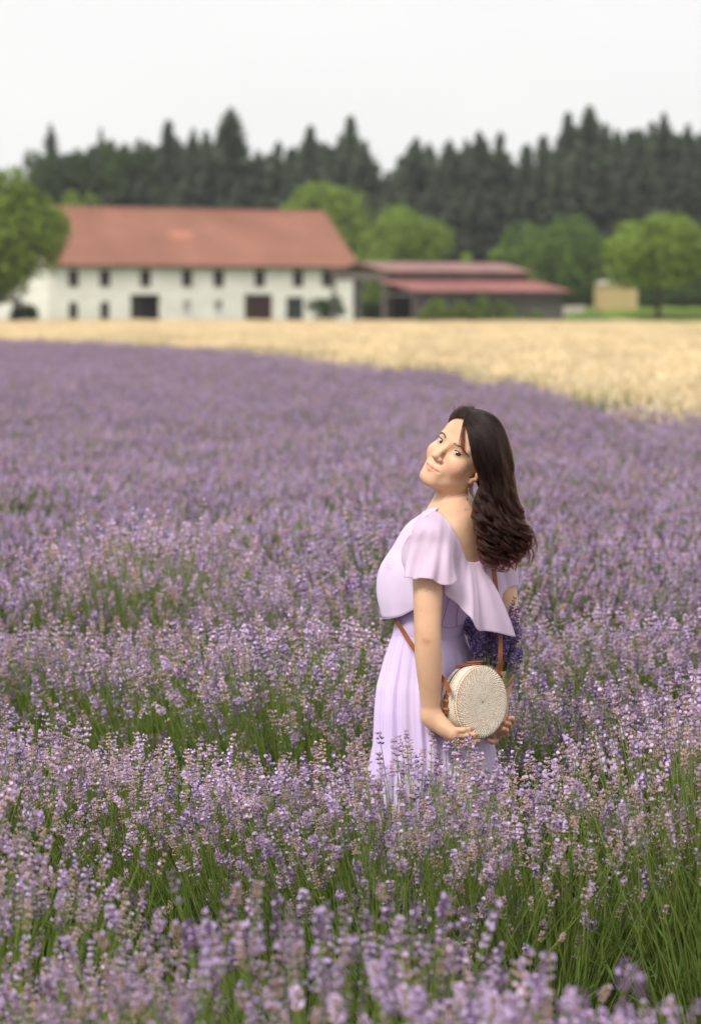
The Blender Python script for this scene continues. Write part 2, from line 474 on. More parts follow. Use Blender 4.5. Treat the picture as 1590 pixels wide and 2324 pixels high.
# shutters, doors and panes in the openings
for k, s0, s1, z0, z1 in rects:
    if k == 'hatch':
        o = MB().box(s0, s1, 0.07, 0.13, z0, z1).build('shutter', M_brown_wood, barn)
        MB().box(s0 - 0.05, s1 + 0.05, -0.06, 0.06, z0 - 0.09, z0 - 0.004).build('sill', M_stone, o)
        for q in (0.33, 0.66):
            MB().box(s0 + (s1 - s0) * q - 0.02, s0 + (s1 - s0) * q + 0.02, 0.045, 0.068, z0 + 0.02, z1 - 0.02).build('batten', M_dark_wood, o)
    elif k == 'arch':
        o = MB().box(s0, s1, 0.11, 0.17, z0, z1).build('window', M_dark_wood, barn)
        am = MB()
        n = 10
        for i in range(n):          # plaster spandrels make the head of the opening an arch
            a0, a1 = PI * i / n, PI * (i + 1) / n
            c, r = 0.5 * (s0 + s1), 0.5 * (s1 - s0)
            p = [(c - r * math.cos(a), z1 - 0.42 + 0.42 * math.sin(a)) for a in (a0, a1)]
            am.add([(p[0][0], 0.006, p[0][1]), (p[1][0], 0.006, p[1][1]), (p[1][0], 0.006, z1), (p[0][0], 0.006, z1)], [[0, 1, 2, 3]])
            am.add([(p[0][0], 0.1, p[0][1]), (p[1][0], 0.1, p[1][1]), (p[1][0], 0.006, p[1][1]), (p[0][0], 0.006, p[0][1])], [[0, 1, 2, 3]])
        am.build('arch_head', M_plaster, o)
    elif k in ('small', 'half'):
        fr = MB()
        w = 0.07
        fr.box(s0, s1, 0.12, 0.2, z0, z0 + w).box(s0, s1, 0.12, 0.2, z1 - w, z1).box(s0, s0 + w, 0.12, 0.2, z0 + w, z1 - w).box(s1 - w, s1, 0.12, 0.2, z0 + w, z1 - w)
        c = 0.5 * (s0 + s1)
        fr.box(c - 0.03, c + 0.03, 0.125, 0.195, z0 + w, z1 - w)
        o = fr.build('window', M_frame, barn)
        zc = z0 + (z1 - z0) * (0.5 if k == 'half' else 0.97)
        M_pale = bpy.data.materials.get('pale_board') or new_mat('pale_board', (0.42, 0.38, 0.38), 0.6, 0.3)
        MB().box(s0 + w, s1 - w, 0.20, 0.22, z0 + w, zc).build('board', M_pale, o)
        if k == 'half': MB().box(s0 + w, s1 - w, 0.2, 0.22, zc + 0.004, z1 - w).build('pane', M_glass, o)
        MB().box(s0 - 0.05, s1 + 0.05, -0.06, 0.1, z0 - 0.09, z0 - 0.004).build('sill', M_stone, o)
    elif k == 'dark_door':
        o = MB().box(s0, s1, 0.9, 1.0, z0, z1).build('doorway_shade', M_black_in, barn)  # black board painting the shade within the open doorway
        MB().box(s0 + 0.03, s0 + (s1 - s0) * 0.42, 0.28, 0.34, z0, z1 - 0.05).build('door_leaf', M_dark_wood, o)
    elif k == 'brown_door':
        o = MB().box(s0, s1, 0.26, 0.30, z0, z1).build('barn_door', M_brown_wood, barn)
        n = 8
        for i in range(n):
            a = s0 + (s1 - s0) * i / n
            MB().box(a + 0.012, a + (s1 - s0) / n - 0.012, 0.22, 0.257, z0 + 0.01, z1 - 0.01).build('plank', M_brown_wood, o)
    elif k == 'glazed':
        o = MB().box(s0, s1, 0.26, 0.30, z0, z1).build('glazed_door', M_dark_wood, barn)
        M_bluegrey = new_mat('blue_grey_paint', (0.10, 0.12, 0.15), 0.5, 0.4)
        nx_, nz_ = 3, 3
        for i in range(nx_ + 1):
            a = s0 + (s1 - s0 - 0.08) * i / nx_
            MB().box(a, a + 0.08, 0.2, 0.256, z0, z1).build('stile', M_bluegrey, o)
        for j in range(nz_):
            b = z0 + (z1 - z0) * j / nz_
            for i in range(nx_):
                a = s0 + (s1 - s0 - 0.08) * i / nx_ + 0.083
                MB().box(a, s0 + (s1 - s0 - 0.08) * (i + 1) / nx_ - 0.003, 0.235, 0.252, b + 0.05, b + (z1 - z0) / nz_ - 0.05).build('pane', M_glass, o)

# ------------------------------------------------------------------ the open shed right of the barn
def c5(cx, cy): return 745.3 + cx * 0.5313, 341.6 + cy * 0.5313
sh_o = P(*c5(372, 712), 203.0); sh_o.z = rise(sh_o.x, 203)
L_sh = on_wall(*c5(1000, 640), sh_o)[0]
z_e = on_wall(*c5(600, 600), sh_o)[1] - sh_o.z
shed = empty('shed', sh_o, PHI, 'low weathered board shed with two stepped red sheet roofs', 'shed')
dl = 5.2                                             # depth of the front lean-to
zt = z_e + 0.95
ru = MB()
ru.slab([(-0.5, -0.6, z_e), (L_sh + 0.5, -0.6, z_e), (L_sh + 0.5, dl, zt), (-0.5, dl, zt)], 0.09)
lr = ru.build('lower_roof', M_red_roof, shed)
cm = MB()
for i in range(46):
    s = -0.4 + (L_sh + 0.8) * i / 45
    q = (zt - z_e) / (dl + 0.6)
    cm.hexa([(s - 0.03, -0.58, z_e + 0.002), (s + 0.03, -0.58, z_e + 0.002), (s + 0.03, dl - 0.02, zt + 0.002), (s - 0.03, dl - 0.02, zt + 0.002)],
            [(s - 0.02, -0.58, z_e + 0.035), (s + 0.02, -0.58, z_e + 0.035), (s + 0.02, dl - 0.02, zt + 0.035), (s - 0.02, dl - 0.02, zt + 0.035)])
tag(cm.build('roof_rib', M_red_roof, lr), kind='stuff')
zb = zt + 0.75                                      # clerestory between the roofs
MB().box(0.3, L_sh - 0.3, dl + 0.05, dl + 0.2, zt - 0.1, zb).build('upper_wall', M_grey_wood, shed)
z_r = zb + 0.85
ur = MB()
ur.slab([(0.0, dl - 0.5, zb), (L_sh, dl - 0.5, zb), (L_sh, dl + 4.5, z_r), (0.0, dl + 4.5, z_r)], 0.1)
ur.slab([(L_sh, dl + 9.5, zb), (0.0, dl + 9.5, zb), (0.0, dl + 4.5, z_r), (L_sh, dl + 4.5, z_r)], 0.1)
ur.build('upper_roof', M_red_roof_old, shed)
# board wall of the lean-to, one plank at a time
nb = 44
plank_me = None
for i in range(nb):
    w = (L_sh - 0.1) / nb
    if plank_me is None:
        o = MB().box(0, w - 0.025, 0, 0.05, 0, z_e - 0.12).build('plank', M_grey_wood, shed)
        plank_me = o.data
    else:
        o = link('plank', plank_me, shed)
    o.location = (0.05 + i * w, 0.01 * random.random(), 0.05 * random.random() - 0.02)
MB().box(0.0, L_sh, 0.07, 0.12, 0.0, z_e - 0.14).build('wall_backing', M_dark_wood, shed)
for s, y in ((-0.1, 0.2), (-0.1, dl - 0.4), (L_sh, 0.2), (L_sh, dl - 0.4), (0.2, dl + 0.4), (0.2, dl + 4.5), (0.2, dl + 9)):
    MB().box(s - 0.11, s + 0.11, y - 0.11, y + 0.11, 0, (z_e + (zt - z_e) * (y + 0.6) / (dl + 0.6) - 0.12) if y < dl else zb - 0.2).build('post', M_grey_wood, shed)
MB().box(-0.3, -0.18, -0.1, dl, z_e - 0.42, z_e - 0.2).build('beam', M_grey_wood, shed)
MB().box(0.5, L_sh - 0.4, 4.6, 4.7, 0, zt - 0.2).build('interior_shade', M_black_in, shed)  # black sheet that paints the shade under the shed roofs
MB().box(0.0, 0.08, dl + 0.3, dl + 9, zb - 0.75, zb - 0.12).build('side_board', M_grey_wood, shed)
MB().box(6.0, L_sh - 0.2, dl + 9.1, dl + 9.25, 0, zb - 0.1).build('rear_wall', M_grey_wood, shed)
MB().box(L_sh - 0.15, L_sh - 0.05, 0.4, dl + 9, 0, z_e - 0.1).build('side_wall', M_grey_wood, shed)

# small pale hut under the round tree on the right, with a low trough beside the shed
M_pale_wood = noise_mat('pale_yellow_boards', (0.42, 0.32, 0.16), (0.54, 0.42, 0.23), 1.0, 0.8, 5, 0.15, stretch=(0.5, 0.5, 6))
M_white_sheet = new_mat('white_sheet_metal', (0.7, 0.7, 0.7), 0.5, 0.4)
hp0 = P(1357, 691, 224); hp1 = P(1446, 691, 224)
hz = rise(hp0.x, 224)
hut = empty('hut', (hp0.x, 224, hz), math.radians(4), 'small pale yellow plank hut on the lawn under the round tree', 'hut')
hw = hp1.x - hp0.x
hh = P(1400, 648, 224).z - hz
bm_ = None
nbh = 9
for i in range(nbh):
    h = hh / nbh
    if bm_ is None:
        o = MB().box(0, hw, 0, 0.06, 0.01, h - 0.012).build('plank', M_pale_wood, hut); bm_ = o.data
    else: o = link('plank', bm_, hut)
    o.location = (0, 0.008 * (i % 2), i * h)
MB().box(0.02, hw - 0.02, 0.08, 2.4, 0.01, hh - 0.05).build('hut_body', M_pale_wood, hut)
MB().slab([(-0.12, -0.15, hh + 0.05), (hw + 0.12, -0.15, hh + 0.05), (hw + 0.12, 2.55, hh + 0.2), (-0.12, 2.55, hh + 0.2)], 0.05).build('roof', M_pale_wood, hut)
MB().box(0.1, 1.3, 0.2, 1.4, hh + 0.17, hh + 0.42).build('roof_box', M_white_sheet, hut, bevel=0.03)
tp0 = P(1280, 690, 226); tz = rise(tp0.x, 226)
tr_ = empty('trough', (tp0.x, 226, tz), PHI * 0.3, 'low grey concrete trough at the right end of the shed', 'trough')
m = MB(); m.box(0, 1.9, 0, 0.09, 0, 0.75).box(0, 1.9, 0.81, 0.9, 0, 0.75).box(0, 0.09, 0.092, 0.808, 0, 0.75).box(1.81, 1.9, 0.092, 0.808, 0, 0.75)
m.build('basin', M_stone, tr_, bevel=0.02)
MB().box(0.095, 1.805, 0.095, 0.805, 0.02, 0.6).build('floor', M_stone, tr_)
# ------------------------------------------------------------------ trees
M_bark = noise_mat('bark', (0.06, 0.048, 0.038), (0.12, 0.10, 0.08), 6, 0.95, 6, 0.05, stretch=(3, 3, 0.7))
M_bark_dark = noise_mat('spruce_bark', (0.045, 0.036, 0.030), (0.08, 0.065, 0.055), 6, 0.95, 6, 0.05, stretch=(3, 3, 0.7))
def leaf_mat(name, c): return noise_mat(name, tuple(a * 0.8 for a in c), tuple(a * 1.25 for a in c), 0.5, 0.7, 3, 0.15, attr='tint', trans=0.3)
M_leaf_bright = leaf_mat('leaf_bright', (0.20, 0.285, 0.055))
M_leaf_mid = leaf_mat('leaf_mid', (0.155, 0.22, 0.05))
M_leaf_left = leaf_mat('leaf_yellow_green', (0.18, 0.26, 0.045))
M_leaf_deep = leaf_mat('leaf_deep', (0.115, 0.18, 0.045))
M_leaf_dark = leaf_mat('leaf_dark', (0.065, 0.10, 0.038))
M_needle = noise_mat('spruce_needles', (0.048, 0.066, 0.045), (0.074, 0.095, 0.062), 0.4, 0.8, 3, 0.1, attr='tint', trans=0.2, rnd=0.22)

def leaf_cards(rng, pos, size, nrm=None, tint_rng=(0.86, 1.14)):
    """small bent leaf-clump faces at the given points"""
    n = len(pos)
    a = rng.normal(size=(n, 3)); a /= np.linalg.norm(a, axis=1)[:, None]
    if nrm is not None:
        a = a * 0.75 + nrm; a /= np.linalg.norm(a, axis=1)[:, None]
    b = rng.normal(size=(n, 3)); b = np.cross(a, b); b /= np.linalg.norm(b, axis=1)[:, None] + 1e-9
    c = np.cross(a, b)
    s = size * rng.uniform(0.6, 1.4, n)[:, None]
    q = np.stack([pos - b * s, pos - c * s * 0.6 + a * s * 0.15, pos + b * s, pos + c * s * 0.6 + a * s * 0.15], 1)
    v = q.reshape(-1, 3)
    f = np.arange(4 * n).reshape(n, 4)
    t = np.repeat(rng.uniform(*tint_rng, n), 4)[:, None] * np.ones(3)
    return v, f, t

def broad_crown(rng, rx, rz, nlobe=26, per=150, size=0.28, droop=0.0, flat=0.0):
    """crown volume of leaf clumps; base at z = 0, about 2 rz tall"""
    lob, pos, nr = [], [], []
    for i in range(nlobe):
        d = rng.normal(size=3); d /= np.linalg.norm(d)
        d[2] = d[2] * 0.9 + 0.15
        r = rng.uniform(0.6, 0.80) * (0.2 + 0.8 * rng.random() ** 0.4)
        c = np.array([d[0] * rx * r, d[1] * rx * r, rz + d[2] * rz * r])
        lr = rng.uniform(0.24, 0.40) * rx
        m = per
        u = rng.normal(size=(m, 3)); u /= np.linalg.norm(u, axis=1)[:, None]
        rad = lr * rng.uniform(0.55, 1.05, m)[:, None]
        p = c + u * rad * np.array([1, 1, 0.85])
        if droop:
            low = rng.random(m) < droop
            p[low, 2] -= rng.uniform(0.2, 1.3, low.sum()) * rz * 0.6
        pos.append(p); nr.append(u)
    pos, nr = np.concatenate(pos), np.concatenate(nr)
    ex = np.percentile(np.abs(pos[:, :2]), 98.5)
    pos[:, :2] *= rx / ex
    hi_, lo_ = np.percentile(pos[:, 2], 99.3), np.percentile(pos[:, 2], 1)
    if not droop: pos[:, 2] = (pos[:, 2] - lo_) * 2 * rz / (hi_ - lo_)
    else: pos[:, 2] *= 2 * rz / hi_
    k = pos[:, 2] > 0.02 * rz
    return leaf_cards(rng, pos[k], size, nr[k] * 0.6)

def limb_mb(rng, h, r, rx, n=6, start=0.35):
    m = MB()
    lean = rng.normal(size=2) * 0.04 * h
    top = Vector((lean[0], lean[1], h))
    m.tube([(0, 0, -0.15), (lean[0] * .2, lean[1] * .2, h * .35), (lean[0] * .6, lean[1] * .6, h * .7), top], [r * 1.25, r, r * .7, r * .2], 8)
    for i in range(n):
        a = 2 * PI * i / n + rng.normal() * 0.3
        z = h * (start + 0.4 * rng.random())
        e = Vector((math.cos(a) * rx * 0.7, math.sin(a) * rx * 0.7, z + rx * rng.uniform(0.25, 0.7)))
        m.tube([(0, 0, z), Vector((0, 0, z)).lerp(e, 0.5) + Vector((0, 0, -0.1)), e], [r * .5, r * .32, r * .08], 6)
    return m

def tree(name, loc, h, rx, crown_base, mat, seed, label, cat='tree', group=None, trunk_r=0.2, nlobe=26, per=150, size=0.28, droop=0.0):
    rng = np.random.default_rng(seed)
    t = empty(name, loc, 0, label, cat, group)
    limb_mb(rng, h * 0.86, trunk_r, rx, 6, max(0.15, crown_base / h)).build('trunk', M_bark, t, smooth=True)
    rz = (h - crown_base) / 2
    v, f, c = broad_crown(rng, rx, rz, nlobe, per, size, droop)
    v[:, 2] += crown_base
    o = link('crown', np_mesh('crown', v, f, mat, tint=c), t)
    return t
def tree_px(name, x0, x1, ytop, ybase, Y, crown_y, mat, seed, label, **kw):
    c = P(0.5 * (x0 + x1), 700, Y); gz = rise(c.x, Y)
    h = P(600, ytop, Y).z - gz
    rx = (P(x1, 600, Y).x - P(x0, 600, Y).x) / 2
    cb = max(P(600, crown_y, Y).z - gz, 0.02)
    return tree(name, (c.x, Y, gz), h, rx, cb, mat, seed, label, **kw)

tree_px('broadleaf_tree', -160, 122, 400, 720, 204, 690, M_leaf_left, 11, 'big green tree in front of the left end of the barn', trunk_r=0.3, nlobe=52, per=520, size=0.25)
tree_px('broadleaf_tree', 622, 834, 426, 700, 274, 640, M_leaf_bright, 12, 'tall bright green round tree rising behind the barn roof', trunk_r=0.3, nlobe=44, per=480, size=0.25)
tree_px('broadleaf_tree', 815, 1012, 482, 700, 268, 640, M_leaf_bright, 13, 'bright green round tree behind the shed, next to the barn', trunk_r=0.28, nlobe=44, per=480, size=0.25)
tree_px('broadleaf_tree', 1155, 1365, 508, 690, 256, 690, M_leaf_deep, 14, 'dark leafy tree behind the right end of the shed', trunk_r=0.25, nlobe=46, per=480, size=0.25)
tree_px('willow_tree', 1382, 1602, 500, 725, 210, 655, M_leaf_bright, 19, 'round drooping tree with slim trunk on the lawn', trunk_r=0.2, nlobe=46, per=520, size=0.24, droop=0.22)
tree_px('broadleaf_tree', 100, 250, 443, 700, 290, 640, M_leaf_bright, 16, 'pale tree top showing over the left of the barn roof', trunk_r=0.2)
tree_px('broadleaf_tree', -420, -220, 420, 700, 240, 650, M_leaf_mid, 17, 'round tree standing off to the left of the barn', trunk_r=0.25)
tree_px('broadleaf_tree', 1640, 1800, 480, 700, 250, 660, M_leaf_mid, 18, 'leafy tree at the right end of the lawn', trunk_r=0.25)

def bush_px(x0, x1, ytop, ybase, Y, mat, seed, label, group=None, size=0.16, per=110, nlobe=14, name='bush'):
    c = P(0.5 * (x0 + x1), 700, Y); gz = rise(c.x, Y)
    rng = np.random.default_rng(seed)
    h = P(600, ytop, Y).z - gz
    rx = (P(x1, 600, Y).x - P(x0, 600, Y).x) / 2
    t = empty(name, (c.x, Y, gz), 0, label, 'bush', group)
    m = MB()
    for i in range(5):
        a = 2 * PI * i / 5 + 0.4
        m.tube([(0.05 * math.cos(a), 0.05 * math.sin(a), -0.05), (rx * .3 * math.cos(a), rx * .3 * math.sin(a), h * .4), (rx * .5 * math.cos(a), rx * .5 * math.sin(a), h * .75)], [0.05, 0.035, 0.012], 6)
    m.build('stem', M_bark, t)
    v, f, col = broad_crown(rng, rx, h / 2, nlobe, per, size)
    link('foliage', np_mesh('foliage', v, f, mat, tint=col), t)
    return t
bush_px(704, 786, 674, 728, 226, M_leaf_dark, 31, 'round dark bush against the right end of the barn wall')
bush_px(22, 86, 682, 722, 206, M_leaf_dark, 32, 'low dark bush at the foot of the big left tree')
bush_px(800, 905, 552, 690, 262, M_leaf_bright, 33, 'light green bush between the barn and the shed roof', size=0.25)
bush_px(1030, 1086, 578, 690, 262, M_leaf_bright, 34, 'pale bush top just above the middle of the shed roof', size=0.25)
bush_px(1096, 1152, 561, 690, 262, M_leaf_bright, 35, 'pale upright bush beside the dark leafy tree', size=0.25)
for i, (x0, x1, yt, lab) in enumerate([(948, 1006, 690, 'low green bush at the open corner of the shed'), (1000, 1060, 697, 'low weedy bush along the shed wall, second from its corner'),
                              (1052, 1112, 684, 'tallest bush before the middle of the shed wall'), (1105, 1165, 690, 'leafy bush before the shed wall right of the tallest bush'),
                              (1160, 1222, 697, 'low spreading bush at the right end of the shed wall')]):
    bush_px(x0 - 4, x1 + 4, yt - 8, 728, 201 + 2.0 * i, M_leaf_mid, 40 + i, lab, 'bushes along the shed wall', per=150, nlobe=14)
bush_px(815, 868, 690, 722, 216, M_leaf_dark, 47, 'dark bush in the gap between the barn and the shed')
for i, (x0, x1, yt, lab) in enumerate([(1440, 1510, 650, 'dark bush behind the trunk of the drooping tree'), (1505, 1580, 655, 'dark bush right of the drooping tree'), (1570, 1650, 648, 'dark bush at the far right edge of the lawn'), (1340, 1400, 668, 'dark bush behind the pale hut')]):
    bush_px(x0, x1, yt, 700, 246, M_leaf_dark, 50 + i, lab, 'dark bushes at the back of the lawn', size=0.22)
# low hedge of shrubs between wheat and farm
# ------------------------------------------------------------------ spruces of the wood
def spruce_mesh(seed, h=25.0, r0=3.4):
    rng = np.random.default_rng(seed)
    v, f, t = [], [], []
    n = 0
    z = h * 0.12
    while z < h * 0.985:
        k = 1 - (z - h * .12) / (h * 0.88)
        R = r0 * (k ** 0.85) * 1.12 * rng.uniform(0.85, 1.1) * (1 + 0.22 * math.sin(z * 1.15 + seed) + 0.12 * math.sin(z * 2.7 + seed * 2)) + 0.12
        nb = max(5, int(7 + 5 * k))
        a0 = rng.random() * 6.28
        for j in range(nb):
            a = a0 + 2 * PI * j / nb + rng.normal() * 0.2
            L = R * rng.uniform(0.55, 1.2)
            ca, sa = math.cos(a), math.sin(a)
            tt = rng.uniform(0.88, 1.12)
            segs = 3 if L > 1 else 2
            for sg in range(segs):
                u0, u1 = L * sg / segs, L * (sg + 1) / segs
                zz0 = z - 0.32 * u0 + 0.06 * u0 * u0 / max(L, .5); zz1 = z - 0.32 * u1 + 0.06 * u1 * u1 / max(L, .5)
                w0 = 0.5 * L * (0.35 + 0.65 * math.sin(PI * (0.15 + 0.8 * sg / segs))) * 0.6
                w1 = 0.5 * L * (0.35 + 0.65 * math.sin(PI * (0.15 + 0.8 * (sg + 1) / segs))) * 0.6 if sg < segs - 1 else 0.05
                drop = 0.28 * w0 + 0.2
                # two hanging half-sprays either side of the bough
                for sd in (-1, 1):
                    q = [(ca * u0, sa * u0, zz0), (ca * u1, sa * u1, zz1), (ca * u1 - sd * sa * w1, sa * u1 + sd * ca * w1, zz1 - 0.5 * w1 - rng.uniform(0, .25)), (ca * u0 - sd * sa * w0, sa * u0 + sd * ca * w0, zz0 - drop - rng.uniform(0, .3))]
                    v += q; f.append([n, n + 1, n + 2, n + 3]); n += 4
                    t += [tt] * 4
        z += h * 0.016 * rng.uniform(0.8, 1.4) * (0.6 + k)
    return np_mesh('spruce_crown', np.array(v), np.array(f), M_needle, tint=np.array(t)[:, None] * np.ones(3))
sp_crowns = [spruce_mesh(100 + i, 25, rr) for i, rr in enumerate((3.7, 4.5, 3.1, 5.0, 4.1))]
sp_trunk = MB().tube([(0, 0, -0.3), (0, 0, 12), (0, 0, 24.6)], [0.34, 0.22, 0.03], 7).build('trunk', M_bark_dark)
sp_trunk_me = sp_trunk.data
bpy.data.objects.remove(sp_trunk)
R = random.Random(5)
def spruce(px, ytop, Y, kind, wide=1.0, label='dark spruce in the wood behind the farm', group='spruces of the wood behind the farm'):
    p = P(px, 700, Y)
    h = P(px, ytop, Y).z
    t = empty('spruce_tree', (p.x, Y, rise(p.x, Y)), R.uniform(0, 6.28), label, 'tree', group)
    s = h / 25.0
    t.scale = (s * wide, s * wide, s)
    link('crown', sp_crowns[kind % 5], t)
    link('trunk', sp_trunk_me, t)
    return t
named = [(525, 222, 1, 1.15, 'tallest broad dark spruce rising behind the middle of the barn'), (120, 258, 2, 0.8, 'thin tall spruce standing clear at the left of the wood'),
         (385, 250, 0, 0.95, 'tall pointed spruce above the left part of the barn roof'), (441, 268, 2, 1.0, 'slender spruce just left of the tallest spruce'),
         (233, 268, 2, 0.6, 'thin spruce between the standing-clear spruce and the barn'), (632, 297, 4, 1.0, 'spruce just right of the tallest spruce'),
         (705, 262, 0, 1.0, 'pointed spruce above the bright green round tree'), (795, 240, 0, 1.0, 'spruce with thin spire right of the barn ridge'),
         (828, 295, 3, 0.9, 'broad spruce on the left side of the sky gap'), (943, 288, 3, 1.0, 'broad spruce on the right side of the sky gap'),
         (1085, 288, 0, 1.0, 'pointed spruce above the shed'), (1132, 298, 4, 1.0, 'spruce above the right end of the shed'),
         (1285, 262, 0, 1.05, 'pointed spruce above the dark leafy tree'), (1332, 248, 1, 1.1, 'tall broad spruce right of the dark leafy tree'),
         (1500, 262, 2, 1.0, 'thin pointed spruce above the drooping tree'), (1448, 300, 3, 1.0, 'broad spruce left of the thin pointed one'), (1565, 318, 3, 1.0, 'broad spruce at the right edge of the view')]
for px, yt, k, w, lab in named:
    spruce(px, yt, 326 + R.uniform(-5, 5), k, w * 1.45, lab)
def skyline(px):
    pts = [(-400, 420), (-60, 440), (30, 425), (66, 385), (140, 352), (240, 322), (330, 318), (420, 308), (520, 280), (570, 330), (650, 322), (720, 305), (825, 312), (858, 392), (888, 388), (925, 325), (1010, 318), (1090, 322), (1165, 366), (1240, 318), (1330, 292), (1410, 322), (1480, 300), (1590, 312), (2000, 310)]
    for (a, b), (c, d) in zip(pts, pts[1:]):
        if a <= px <= c: return b + (d - b) * (px - a) / (c - a)
    return 350
for row, (Y, step, dy) in enumerate(((314, 46, 50), (330, 38, 8), (346, 34, -16), (364, 34, -22), (380, 36, -10))):
    px = -110 + row * 13
    while px < 1760:
        spruce(px, skyline(px) + dy + R.uniform(-4, 34), Y + R.uniform(-4, 4), R.randrange(5), R.uniform(1.35, 1.9),
               'dark spruce in the wood %s, %s' % ('behind the left half of the barn' if px < 420 else 'behind the right half of the barn' if px < 800 else 'behind the shed' if px < 1150 else 'behind the lawn trees', 'in its front edge' if row < 2 else 'in its depth'),
               'spruces of the wood %s' % ('behind the left half of the barn' if px < 420 else 'behind the right half of the barn' if px < 800 else 'behind the shed' if px < 1150 else 'behind the lawn trees'))
        px += step * R.uniform(0.75, 1.25)
# darker broadleaf trees at the left end of the wood
for i, (x0, x1, yt) in enumerate([(62, 150, 352), (130, 235, 352), (205, 320, 332), (300, 370, 350)]):
    tree_px('broadleaf_tree', x0, x1, yt, 700, 312 + 2 * i, 560, M_leaf_dark, 70 + i, ['dark broadleaf tree at the far left end of the wood', 'dark rounded tree left of the pale tree top', 'dark rounded tree above the left end of the barn roof', 'small dark rounded tree beside the tall pointed spruce'][i], size=0.35, per=140)
# ------------------------------------------------------------------ wheat
M_wheat = noise_mat('ripe_wheat', (0.83, 0.69, 0.45), (0.92, 0.81, 0.60), 1.5, 0.75, 3, 0.2, attr='tint', rnd=0.2, trans=0.2)
def wheat_patch(seed, size=1.6, n=560):
    rng = np.random.default_rng(seed)
    x = rng.uniform(-size / 2, size / 2, n); y = rng.uniform(-size / 2, size / 2, n)
    h = rng.normal(0.72, 0.06, n)
    a = rng.uniform(0, 2 * PI, n); lean = rng.uniform(0.02, 0.16, n)
    tx, ty = x + np.cos(a) * lean, y + np.sin(a) * lean
    b = rng.uniform(0, PI, n); w = 0.004
    cx, cy = np.cos(b) * w, np.sin(b) * w
    z = np.zeros(n)
    st = np.stack([np.stack([x - cx, y - cy, z], 1), np.stack([x + cx, y + cy, z], 1), np.stack([tx + cx, ty + cy, h], 1), np.stack([tx - cx, ty - cy, h], 1)], 1)
    # ear: crossed lozenges nodding over
    ex, ey = tx + np.cos(a) * 0.05, ty + np.sin(a) * 0.05
    ez = h + 0.05
    W = 0.011
    out = [st]
    for dx, dy in ((np.cos(b) * W, np.sin(b) * W), (-np.sin(b) * W, np.cos(b) * W)):
        mx, my, mz = (tx + ex) / 2, (ty + ey) / 2, (h + ez) / 2 + 0.012
        out.append(np.stack([np.stack([tx, ty, h - .01], 1), np.stack([mx + dx, my + dy, mz], 1), np.stack([ex, ey, ez], 1), np.stack([mx - dx, my - dy, mz], 1)], 1))
    # blade leaf
    lx, ly = x + np.cos(a + 1.3) * 0.16, y + np.sin(a + 1.3) * 0.16
    out.append(np.stack([np.stack([x * .5 + tx * .5, y * .5 + ty * .5, h * .5], 1), np.stack([lx + cx * 2, ly + cy * 2, h * .72], 1), np.stack([lx * 1.0 + (lx - x) * .5, ly + (ly - y) * .5, h * .55], 1), np.stack([lx - cx * 2, ly - cy * 2, h * .70], 1)], 1))
    q = np.concatenate(out)
    t = np.tile(rng.uniform(0.85, 1.15, n), 4)
    return np_mesh('wheat_patch', q.reshape(-1, 3), np.arange(len(q) * 4).reshape(-1, 4), M_wheat, tint=np.repeat(t, 4)[:, None] * np.ones(3))
wheat_kinds = [wheat_patch(200 + i) for i in range(4)]
rng = np.random.default_rng(3)
pts = []
y = 2.0
while y < 214:
    half = max(9.0, 0.145 * y * 1.6 + 4)
    st = 1.3 if y < 90 else 1.7
    x = -half
    while x < half:
        if y > edge_y(x) + 0.9 and y < far_edge(x): pts.append((x + rng.uniform(-.3, .3), y + rng.uniform(-.3, .3), rise(x, y)))
        x += st
    y += st
n = len(pts)
s = rng.uniform(0.9, 1.12, n)
sc = np.stack([np.where(np.array(pts)[:, 1] < 90, 1.05, 1.35)] * 2 + [s], 1)
tag(scatter('wheat', pts, np.stack([np.zeros(n), np.zeros(n), rng.uniform(0, 6.28, n)], 1), sc, rng.integers(0, 4, n), wheat_kinds),
    'ripe golden wheat standing between the lavender and the farm', kind='stuff')

# rough green weeds along the seam of lavender and wheat
M_weed = noise_mat('weeds', (0.10, 0.16, 0.03), (0.20, 0.22, 0.06), 3, 0.8, 3, 0.1, attr='tint', trans=0.25)
def grass_tuft(seed, n=70, h=0.5, r=0.22):
    rng = np.random.default_rng(seed)
    v = []
    for i in range(n):
        a = rng.uniform(0, 6.28); b = rng.uniform(0, 6.28); rr = r * math.sqrt(rng.random())
        x, y = math.cos(a) * rr, math.sin(a) * rr
        hh = h * rng.uniform(.5, 1.1); w = 0.006
        ox, oy = math.cos(b) * hh * .3, math.sin(b) * hh * .3
        v.append([(x - w, y, 0), (x + w, y, 0), (x + ox + w * .3, y + oy, hh), (x + ox - w * .3, y + oy, hh)])
    q = np.array(v)
    return np_mesh('tuft', q.reshape(-1, 3), np.arange(4 * n).reshape(-1, 4), M_weed, tint=np.repeat(rng.uniform(.7, 1.2, n), 4)[:, None] * np.ones(3))
tufts = [grass_tuft(300 + i) for i in range(3)]
rng = np.random.default_rng(8)
tp = []
for (x0, y0), (x1, y1) in zip(EDGE, EDGE[1:]):
    L = math.hypot(x1 - x0, y1 - y0)
    if y0 > 95 or y1 < 8: continue
    for i in range(int(L * 5)):
        u = rng.random()
        tp.append((x0 + (x1 - x0) * u + rng.normal() * .25, y0 + (y1 - y0) * u + 0.5 + rng.normal() * .35, 0))
n = len(tp)
s = rng.uniform(.8, 1.9, n)
tag(scatter('weeds', tp, np.stack([np.zeros(n), np.zeros(n), rng.uniform(0, 6.28, n)], 1), np.stack([s, s, s], 1), rng.integers(0, 3, n), tufts), 'rough green weeds along the seam of lavender and wheat', kind='stuff')

